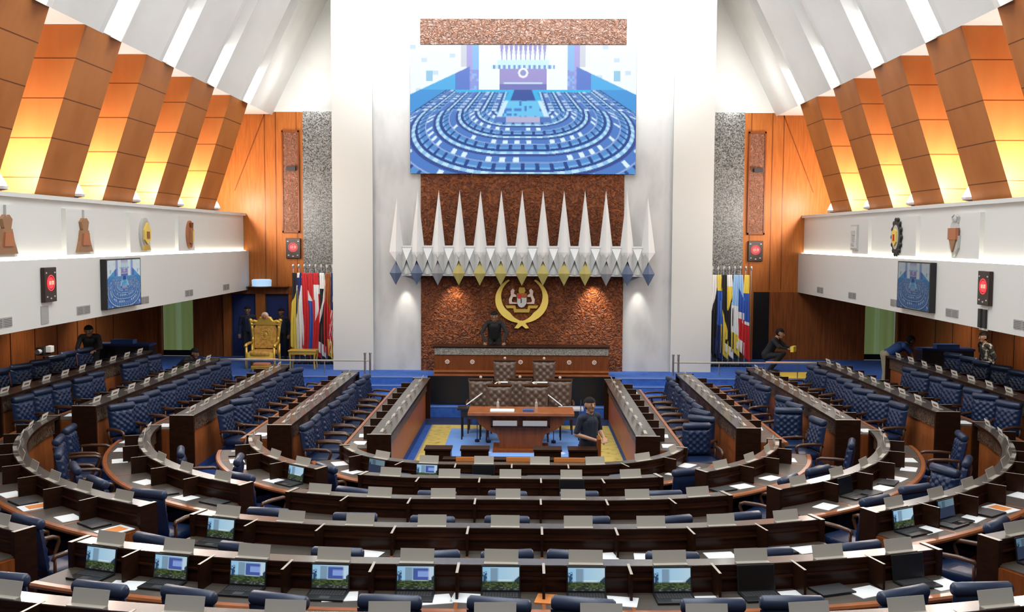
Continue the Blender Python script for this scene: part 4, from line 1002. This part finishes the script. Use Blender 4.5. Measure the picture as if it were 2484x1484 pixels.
for x, l in ((-.47, 'slim pale bottle on the clerk table, nearer the throne'), (.34, 'slim pale bottle on the clerk table, farther from the throne')):
    tag(MB().mat('pale_edge').lathe([(.03, 0), (.03, .12), (.012, .16), (.012, .20)], 10, c=(x, 20.85, .83)).build('bottle'), l, 'bottle', 'bottles on the clerk table')
for sg, l in ((-1, 'low black side table behind the clerk table, nearer the throne'), (1, 'low black side table behind the clerk table, farther from the throne')):
    t = thing('side_table', l, 'table', (sg * 1.08, 21.75, 0), 0, 'black side tables')
    MB().mat('black_plastic').box(-.30, .24, -.2, .2, .66, .70).build('top', None, t) if sg < 0 else MB().mat('silver_grey').box(-.24, .30, -.2, .2, .66, .70).build('top', None, t)
    MB().mat('black_plastic').box(-.22, .2, -.18, .18, .50, .66).build('drawer_box', None, t)
    for x in (-.2, .2):
        for y in (-.16, .16): MB().mat('black_plastic').tube([(x, y, .52), (x, y, 0)], .018, 6).build('leg', None, t)
for sg, l in ((-1, 'slim pale rod slanting down from the rear table toward the throne side'), (1, 'slim pale rod slanting down from the rear table, away from the throne')):
    a = (-.56, 23.37, 1.02) if sg < 0 else (.27, 23.37, 1.02); b_ = (-1.20, 21.98, .715) if sg < 0 else (.92, 21.92, .715)
    tag(MB().mat('paper').tube([a, b_], .013, 6).build('slanting_rod'), l, 'rod', 'slanting rods over the clerk chairs')
for x, y, h, l in ((-.93, 21.35, .50, 'slim black floor stand by the clerk table, nearest the throne'), (-.68, 21.28, .62, 'slim black floor stand just behind the clerk table, throne end'),
                   (.72, 21.28, .62, 'slim black floor stand just behind the clerk table, far end'), (1.28, 20.9, 1.0, 'tall slim black floor stand beside the standing man')):
    t = thing('floor_stand', l, 'stand', (x, y, .011), 0, 'slim floor stands'); MB().mat('flag_navy').lathe([(.05, 0), (.05, .05), (.012, .07)], 10).build('foot', None, t)
    MB().mat('flag_navy').tube([(0, 0, .06), (0, 0, h)], .010, 6).build('pole', None, t)
for i, (x0, x1) in enumerate(((-1.53, -1.11), (-.94, -.49), (.26, .70), (.83, 1.28))):
    t = thing('low_cabinet', '%s low dark timber cabinet behind the innermost desk row, counted from the throne side' % ORD[i + 1], 'cabinet', ((x0 + x1) / 2, 16.28, .011), 0, 'low cabinets in the well'); o_ = t.location
    MB().mat('desk_dark').box(x0, x1, 16.14, 16.42, .011, .93).build('body', None, t, off=o_); MB().mat('desk_dark').box(x0 - .015, x1 + .015, 16.12, 16.44, .93, .96).build('top', None, t, off=o_)
    if i == 3: MB().mat('desk_red').box(1.30, 1.35, 16.1, 16.46, .011, 1.14).build('side_board', None, t, off=o_)
t = thing('long_low_shelf', 'long low dark shelf table close behind the innermost desk row', 'table', (.03, 15.85, .011)); o_ = t.location
MB().mat('desk_dark').box(-1.21, 1.28, 15.74, 15.96, .84, .88).build('top', None, t, off=o_)
for x in (-1.1, 0, 1.17): MB().mat('desk_dark').box(x - .03, x + .03, 15.76, 15.94, .011, .84).build('leg', None, t, off=o_)
for x in (-.72, .06, .80):
    tag(MB().mat('orange_print').box(x - .24, x + .24, 15.255, 15.275, .955, 1.02).build('document_folder'), 'orange folder standing on the innermost ledge, %s from the throne side' % ORD[1 + int((x + .8) / .75)], 'folder', 'orange folders on the innermost ledge')

# ------------------------------------------------------------------ dais: throne, table, rail, flags
th = thing('throne', 'ornate golden throne on the dais before the blue doors', 'throne', (-6.87, 26.3, DAIS))
MB().mat('gold_fabric').rbox((0, -.05, .40), (.33, .33, .075), 6).build('seat', None, th, smooth=True)
MB().mat('yellow_cloth').box(-.34, .34, -.36, -.33, .22, .44).build('seat_front', None, th, bevel=.01)
m = MB().mat('gold_fabric').prism([(-.29, .50), (.29, .50), (.30, 1.02), (.22, 1.18), (-.22, 1.18), (-.30, 1.02)], -.28, -.22, XZ); m.build('backrest', None, th)
m = MB().mat('gold')
for s_ in (-1, 1):
    m.tube([(s_ * .33, .26, .30), (s_ * .34, .26, .80), (s_ * .37, .26, 1.14), (s_ * .40, .26, 1.20)], [.035, .04, .05, .045], 8); m.ell((s_ * .40, .25, 1.24), (.055, .05, .05))
    m.ell((s_ * .36, .25, 1.02), (.045, .05, .10)); m.ell((s_ * .34, .24, .72), (.04, .05, .09))
pts = [(-.40, 1.19), (-.30, 1.22), (-.20, 1.20), (-.13, 1.30), (0, 1.34), (.13, 1.30), (.20, 1.20), (.30, 1.22), (.40, 1.19)]
m.tube([(x, .25, z) for x, z in pts], .045, 8); m.prism([(-.38, 1.12), (.38, 1.12), (.20, 1.22), (.11, 1.30), (-.11, 1.30), (-.20, 1.22)], -.29, -.20, XZ); m.build('back_frame', None, th, smooth=False)
m = MB().mat('rosette').ell((0, .20, 1.37), (.10, .05, .10)).mat('emblem_rust').ell((0, .16, 1.35), (.06, .03, .06)); m.build('crest', None, th, smooth=True)
m = MB().mat('gold')
for k in range(14):
    a = 2 * PI * k / 14; m.ell((.10 * math.cos(a), .21, .86 + .12 * math.sin(a)), (.022, .012, .022), 6, 4)
m.ell((0, .21, .86), (.05, .012, .06), 8, 5); m.build('back_emblem', None, th)
for s_ in (-1, 1):
    MB().mat('gold').tube([(s_ * .36, .22, .66), (s_ * .37, 0, .66), (s_ * .38, -.26, .64), (s_ * .38, -.36, .60)], [.03, .035, .04, .045], 8).build('armrest', None, th, smooth=True)
    for y in (-.32, .24): MB().mat('gold').tube([(s_ * .37, y, .62), (s_ * .36, y, .36), (s_ * .38, y, .18), (s_ * .37, y, 0)], [.03, .04, .028, .04], 8).build('leg', None, th, smooth=True)
t = thing('footstool', 'low red and gold footstool in front of the throne', 'stool', (-6.72, 25.55, DAIS))
MB().mat('gold').box(-.24, .24, -.16, .16, .08, .16).build('frame', None, t, bevel=.01); MB().mat('emblem_rust').rbox((0, 0, .18), (.22, .15, .045), 5).build('cushion', None, t, smooth=True)
for x in (-.2, .2):
    for y in (-.12, .12): MB().mat('gold').lathe([(.02, 0), (.03, .08)], 8, c=(x, y, 0)).build('leg', None, t)
t = thing('gilded_table', 'small gilded side table between the throne and the flags', 'table', (-5.78, 26.2, DAIS))
MB().mat('gold').box(-.37, .37, -.2, .2, .46, .50).box(-.35, .35, -.18, .18, .38, .46).build('top', None, t, bevel=.008)
for x in (-.33, .33):
    for y in (-.16, .16): MB().mat('gold').tube([(x, y, .40), (x * .95, y * .95, .2), (x, y, 0)], [.028, .018, .022], 8).build('leg', None, t)
for sg in (-1, 1):
    t = thing('barrier_rail', 'low dais barrier with slim pale top rail and paired end posts, %s' % SIDE[sg], 'railing', (sg * 5.7, 24.9, DAIS), 0, 'dais barriers'); o_ = t.location
    MB().mat('pale_edge').tube([(sg * 3.82, 24.86, 1.33), (sg * 7.62, 24.86, 1.33)], .022, 8).build('top_rail', None, t, off=o_)
    for x in (3.80, 3.93): MB().mat('chrome').tube([(sg * x, 24.86, DAIS), (sg * x, 24.86, 1.50)], .028, 8).tube([(sg * x, 24.86, 1.5), (sg * x, 24.86, 1.53)], .036, 8).build('end_post', None, t, off=o_)
    for x in (4.95, 6.1, 6.9, 7.6): MB().mat('chrome').tube([(sg * x, 24.86, DAIS), (sg * x, 24.86, 1.33)], .014, 6).build('post', None, t, off=o_)
    MB().mat('chrome').tube([(sg * 6.1, 24.86, 1.345), (sg * 7.62, 24.86, 1.345)], .026, 8).build('rail_sleeve', None, t, off=o_)

W, BK, BL, LB, NV, YE, RD, OR = 'flag_white', 'flag_black', 'flag_blue', 'flag_lightblue', 'flag_navy', 'flag_yellow', 'red', 'trim_orange'
def flag(x, y, label, pat, zb, wd=.20):
    t = thing('flag_pole', label, 'flag', (x, y, DAIS), 0, 'flags beside the tall white wall')
    MB().mat('black_metal').lathe([(.07, 0), (.07, .03), (.02, .05)], 10).build('base', None, t)
    MB().mat('chrome').tube([(0, 0, .03), (0, 0, 2.62)], .011, 7).build('pole', None, t)
    MB().mat('chrome').lathe([(.012, 2.62), (.03, 2.65), (.034, 2.70), (.012, 2.735)], 8).build('finial', None, t)
    if not pat: return
    m = MB(); nu, nv = 36, 80; ph = random.random() * 6
    def fn(u, v):
        wv = .035 + wd * (.45 + .55 * v ** .7); xx = (u - .35) * wv
        return Vector((xx + .02 * math.sin(5 * v + ph), -.03 + .03 * math.sin(u * 15 + ph + 2 * v) * (.3 + v), 2.50 - v * (2.50 - zb) - .22 * u * v ** 2))
    names = sorted({c for c in [pat(i / nu, j / nv) for i in range(nu) for j in range(nv)]})
    m.mats = names; m.grid(fn, nu, nv); m.m = [names.index(pat((q % nu) / nu, (q // nu) / nv)) for q in range(nu * nv)]
    o = m.build('cloth', None, t, smooth=True); so = o.modifiers.new('thick', 'SOLIDIFY'); so.thickness = .004
LF = [('black over yellow flag, farthest from the white wall by the throne', lambda u, v: BK if v < .40 - .2 * u else YE, .50),
      ('pale white and navy flag, second from the throne', lambda u, v: NV if .05 < v < .16 or .3 < v + .6 * u < .6 else W, .42),
      ('plain red flag, third from the throne', lambda u, v: RD, .40),
      ('red, white and blue flag, fourth from the throne', lambda u, v: RD if v < .22 + .2 * u else (W if v < .36 else (BL if u < .6 else RD)), .42),
      ('red and white flag, fifth from the throne', lambda u, v: RD if v < .14 or v > .36 + .3 * (1 - u) or (u > .7 and v > .25) else W, .36),
      ('black and white flag, sixth from the throne', lambda u, v: W if v < .20 or (.55 < v + .5 * u < .70) or v > .85 else BK, .36),
      ('orange and red flag with yellow, seventh from the throne', lambda u, v: OR if v < .28 + .2 * u else (RD if v < .8 or u < .5 else YE), .34),
      ('striped red and white flag with blue canton, beside the white wall', lambda u, v: (YE if .28 < v < .36 and u > .3 else NV) if v < .46 else (RD if int((v * 1.2 + u * .8) * 11) % 2 else W), .34)]
RF = [('white and black flag touching the white wall, side opposite throne', lambda u, v: W if v < .55 - .4 * u else BK, .42),
      ('yellow over blue flag, second from the white wall', lambda u, v: YE if v < .20 else (BL if v < .62 else NV), .38),
      ('dark flag with long yellow lower half, third from the white wall', lambda u, v: BK if v < .32 + .4 * u else YE, .38),
      ('yellow over black flag, fourth from the white wall', lambda u, v: YE if .14 < v < .46 and v + .3 * u < .5 else (W if v < .14 else (BK if v < .88 else W)), .42),
      ('pale blue and white flag with yellow hem, fifth from the wall', lambda u, v: LB if v < .40 else (W if v < .74 else YE), .46),
      ('light blue over blue flag with white band, sixth from the wall', lambda u, v: LB if v < .14 + .2 * u else (BL if v < .50 else (W if v < .58 else (RD if v < .85 else W))), .52),
      ('yellow, blue and red flag, farthest cloth from the white wall', lambda u, v: YE if v < .22 else (BL if v < .56 else (W if v < .60 else RD)), .32),
      ('bare silver flag pole beside the dark doorway', None, .4)]
for i, (l, pt_, zb) in enumerate(LF): flag(-6.24 + .152 * i, 27.12, l, pt_, zb)
for i, (l, pt_, zb) in enumerate(RF): flag(5.17 + .148 * i, 27.12, l, pt_, zb)
t = thing('drum_lamp', 'round pale blue glowing drum on the door head under the gallery', 'lamp', (-7.48, YB - .30, DZ + .10))
MB().mat('drum_glow').lathe([(.27, .02), (.28, .19), (.24, .21)], 20).build('shade', None, t, smooth=False); MB().mat('silver_grey').lathe([(.29, 0), (.29, .02)], 20).build('base', None, t)
MB().mat('wood_dark_panel').box(-.9, .75, -.05, .30, -.01 - .0, 0).build('ledge', None, t)

# consoles and camera at the sides
def console(loc, label, wd):
    t = thing('control_desk', label, 'desk', loc, 0, 'control desks at the sides')
    MB().mat('black_plastic').box(-wd, wd, -.22, .22, 0, .98).build('body', None, t); MB().mat('flag_navy').box(-wd - .02, wd + .02, -.25, .25, .98, 1.03).build('top', None, t)
    MB().mat('cloth_blue').box(-.25, .30, -.15, .1, 1.03, 1.13).build('equipment_box', None, t)
console((-9.85, 24.42, .75), 'dark control desk with blue equipment box beyond the outermost chairs, throne side', .72)
console((10.35, 24.42, .75), 'dark control desk beyond the outermost chairs, side opposite throne', .62)
t = thing('camera_tripod', 'video camera on a tripod beside the outermost desk, throne side', 'camera', (-10.75, 22.2, .75))
for k in range(3):
    a = 2 * PI * k / 3; MB().mat('black_metal').tube([(0, 0, .95), (.28 * math.cos(a), .28 * math.sin(a), 0)], .016, 6).build('leg', None, t)
MB().mat('black_plastic').box(-.09, .09, -.18, .16, 1.0, 1.18).build('body', None, t, bevel=.01)
MB().mat('silver_grey').tube([(0, -.17, 1.09), (0, -.30, 1.09)], .055, 12).build('lens', None, t); MB().mat('paper').box(.09, .20, -.08, .08, 1.06, 1.20).build('viewfinder', None, t)

# ------------------------------------------------------------------ people
def person(label, loc, rz, top, bottom, skin='skin', lean=0, arms=None, head_turn=0, scale=1.0, sleeves=.5, crouch=False, hold=None):
    """faces -y; lean = forward bend at the hips in degrees; arms = {side: (elbow, wrist)} in local space"""
    t = thing('person', label, 'person', loc, rz, 'people in the hall'); t.scale = (scale,) * 3
    hip = Vector((0, 0, .92)); RL = Matrix.Translation(hip) @ Matrix.Rotation(math.radians(lean), 4, 'X') @ Matrix.Translation(-hip)
    if crouch: off = Vector((0, .05, -.45))
    else: off = Vector((0, 0, 0))
    up = lambda p: RL @ Vector(p) + off
    B = []          # capsules: p0, p1, r0, r1, tag
    cap = lambda a, b, r0, r1, k: B.append((Vector(a), Vector(b), r0, r1, k))
    HC = up((0, -.015, 1.585)); HR = Matrix.Rotation(math.radians(head_turn), 4, 'Z') @ Matrix.Rotation(math.radians(lean * .45), 4, 'X')
    hd = lambda p: HC + HR @ Vector(p)
    cap(hd((0, .012, .02)), hd((0, -.012, -.005)), .098, .088, 'skin'); cap(hd((0, -.02, -.04)), hd((0, -.045, -.085)), .068, .045, 'skin')
    cap(hd((0, -.095, .005)), hd((0, -.112, -.022)), .010, .016, 'skin')
    for s_ in (-1, 1): cap(hd((s_ * .092, .012, .012)), hd((s_ * .094, .012, -.03)), .016, .013, 'skin')
    cap(up((0, 0, 1.40)), hd((0, .02, -.06)), .060, .055, 'skin')
    for s_ in (-1, 1):
        cap(up((0, .0, 1.38)), up((s_ * .17, .005, 1.375)), .075, .068, 'top'); cap(up((s_ * .09, .012, 1.27)), up((s_ * .075, .005, 1.08)), .098, .095, 'top')
        cap(up((s_ * .03, -.015, 1.30)), up((s_ * .03, -.012, .96)), .112, .108, 'top'); cap(up((s_ * .075, 0, 1.08)), up((s_ * .085, .01, .93)), .098, .105, 'top'); cap(up((s_ * .085, .01, .92)), Vector((s_ * .09, 0, .86)) + off, .108, .098, 'bottom')
        h = Vector((s_ * .09, 0, .88)) + off
        if crouch: kn, an = Vector((s_ * .13, -.36, .50)), Vector((s_ * .11, -.05, .09))
        else: kn, an = Vector((s_ * .10, -.02, .49)), Vector((s_ * .10, .03, .09))
        cap(h, kn, .092, .060, 'bottom'); cap(kn, an, .060, .044, 'bottom'); cap(an + Vector((0, .02, -.035)), an + Vector((s_ * .015, -.16, -.055)), .042, .034, 'shoe')
        sh = up((s_ * .195, .005, 1.365))
        el, wr = (arms or {}).get(s_, (None, None))
        if el is None: el, wr = up((s_ * .25, .03, 1.10)), up((s_ * .25, -.08, .86))
        el, wr = Vector(el), Vector(wr)
        mid = sh.lerp(el, .85) if sleeves <= .5 else el
        cap(sh, mid, .060, .052, 'top'); cap(mid, el, .045, .040, 'top' if sleeves > .5 else 'skin'); cap(el, wr, .041, .028, 'top' if sleeves > .5 else 'skin')
        d_ = (wr - el).normalized(); lat = d_.cross(Vector((0, 0, 1))); lat = lat.normalized() if lat.length > .2 else Vector((1, 0, 0)); nrm = lat.cross(d_)
        pc = wr + d_ * .05
        for q in (-.028, -.009, .010, .028): cap(wr + d_ * .01 + lat * q * .7, wr + d_ * .085 + lat * q, .015, .014, 'skin')
        for q, L_ in ((-.032, .058), (-.011, .074), (.011, .078), (.032, .066)):
            a = wr + d_ * .085 + lat * q; b_ = a + d_ * L_ * .5 + lat * q * .15 - nrm * .006; c_ = b_ + d_ * L_ * .42 - nrm * .022
            cap(a, b_, .0105, .0095, 'skin'); cap(b_, c_, .0095, .008, 'skin')
        cap(wr + d_ * .02 - lat * .030 * s_, wr + d_ * .065 - lat * .062 * s_ - nrm * .012, .013, .010, 'skin')
    m = MB().mat('skin')
    for a, b_, r0, r1, k in B:
        dv = b_ - a; n_ = 12 if r0 > .03 else 8
        m.tube([a, b_], [r0, r1], n_); m.ell(a, (r0,) * 3, n_, 8); m.ell(b_, (r1,) * 3, n_, 8)
    tmp = m.build('body', None, None)
    rm = tmp.modifiers.new('r', 'REMESH'); rm.mode = 'VOXEL'; rm.voxel_size = .0085
    sm = tmp.modifiers.new('s', 'SMOOTH'); sm.factor = .5; sm.iterations = 4
    dg = bpy.context.evaluated_depsgraph_get(); me = bpy.data.meshes.new_from_object(tmp.evaluated_get(dg)); old = tmp.data
    bpy.data.objects.remove(tmp); bpy.data.meshes.remove(old); me.name = 'body'
    me.materials.clear(); tags = ['skin', 'top', 'bottom', 'shoe']
    for k in (skin, top, bottom, 'black_plastic'): me.materials.append(M[k])
    idx = []; cache = {}
    for pl in me.polygons:
        c = pl.center; best = 9; bt = 0
        for a, b_, r0, r1, k in B:
            ab = b_ - a; tt = max(0, min(1, (c - a).dot(ab) / max(1e-9, ab.length_squared))); dd = (c - a - ab * tt).length - (r0 + (r1 - r0) * tt)
            if dd < best: best = dd; bt = tags.index(k)
        idx.append(bt)
    me.polygons.foreach_set('material_index', idx); me.polygons.foreach_set('use_smooth', [True] * len(idx)); me.update()
    bo = bpy.data.objects.new('body', me); COL.objects.link(bo); bo.parent = t
    T4 = Matrix.Translation(HC) @ HR
    hm = MB().mat('hair'); n_, k_ = 18, 12
    hv = [(j, i) for j in range(k_ + 1) for i in range(n_)]
    def hp(j, i):
        ph = PI * j / k_; a = 2 * PI * i / n_; return Vector((.106 * math.sin(ph) * math.cos(a), .016 + .112 * math.sin(ph) * math.sin(a), .022 + .114 * math.cos(ph)))
    vs = [T4 @ hp(j, i) for j, i in hv]; fs = []
    for j in range(k_):
        for i in range(n_):
            c = hp(j + .5, i + .5)
            if c.z > .065 or (c.y > .0 and c.z > -.07) : fs.append((j * n_ + i, j * n_ + (i + 1) % n_, (j + 1) * n_ + (i + 1) % n_, (j + 1) * n_ + i))
    hm.add(vs, fs); hm.build('hair', None, t, smooth=True)
    em_ = MB().mat('eye_dark')
    for s_ in (-1, 1): em_.ell((s_ * .034, -.094, .016), (.013, .007, .007), 8, 5, T4)
    em_.build('eyes', None, t); MB().mat('lip').ell((0, -.092, -.052), (.024, .008, .006), 10, 5, T4).build('mouth', None, t)
    MB().mat('hair').ell((-.035, -.090, .036), (.017, .006, .003), 8, 4, T4).ell((.035, -.090, .036), (.017, .006, .003), 8, 4, T4).build('eyebrows', None, t)
    if hold: MB().mat(hold[0]).box(*hold[1]).build('held_item', None, t)
    return t
person('standing man in dark navy shirt with hands joined in the carpeted well', (1.20, 16.80, .011), math.radians(38), 'cloth_navy', 'cloth_black', arms={-1: ((-.27, .03, 1.10), (-.06, -.24, 1.02)), 1: ((.27, .03, 1.10), (.10, -.26, 1.04))}, sleeves=.4, head_turn=-8)
person('person in black leaning on the speaker bench beside the golden emblem', (-.70, 25.68, DAIS), 0, 'cloth_black', 'cloth_black', 'skin_dark', lean=24, scale=.97, arms={-1: ((-.33, -.26, 1.08), (-.24, -.42, .845)), 1: ((.33, -.26, 1.08), (.26, -.44, .845))}, sleeves=1)
person('person in black standing by the dark control desk, throne side', (-10.35, 23.78, .75), math.radians(15), 'cloth_black', 'cloth_black', 'skin_dark', lean=38, sleeves=1, arms={-1: ((-.26, -.40, 1.02), (-.16, -.62, .98)), 1: ((.26, -.40, 1.02), (.16, -.62, .98))})
person('crouching person in black near the green doorway, throne side', (-8.35, 24.3, .60), math.radians(70), 'cloth_black', 'cloth_black', 'skin_dark', lean=40, crouch=True, sleeves=1)
person('person in dark uniform standing at the blue doors beside the throne', (-7.72, 27.9, DAIS), math.radians(10), 'cloth_navy', 'cloth_black', 'skin_dark', lean=8, scale=.9, sleeves=1)
person('person in dark clothes half hidden between the throne and the flags', (-6.78, 28.0, DAIS), math.radians(-10), 'cloth_navy', 'cloth_black', 'skin_dark', lean=6, scale=.86, sleeves=1)
person('crouching person in dark clothes beside the flags, holding something yellow', (6.45, 26.0, DAIS), math.radians(60), 'cloth_black', 'cloth_black', 'skin', lean=30, crouch=True, sleeves=1, arms={-1: ((-.24, -.34, .70), (-.13, -.52, .66)), 1: ((.24, -.34, .70), (.13, -.52, .66))}, hold=('yellow_cloth', (-.14, .14, -.68, -.60, .58, .72)))
person('man in blue shirt and khaki trousers bending over chairs, side opposite throne', (8.72, 23.85, .75), math.radians(88), 'cloth_blue', 'cloth_khaki', 'skin_dark', lean=58, sleeves=.4, arms={-1: ((-.2, -.55, 1.02), (-.15, -.62, .78)), 1: ((.2, -.55, 1.02), (.15, -.62, .78))})
person('person in dark patterned top standing under the gallery, side opposite throne', (10.62, 22.7, .75), math.radians(-80), 'cloth_pattern', 'cloth_black', 'skin_dark', lean=12, scale=.94, sleeves=1)
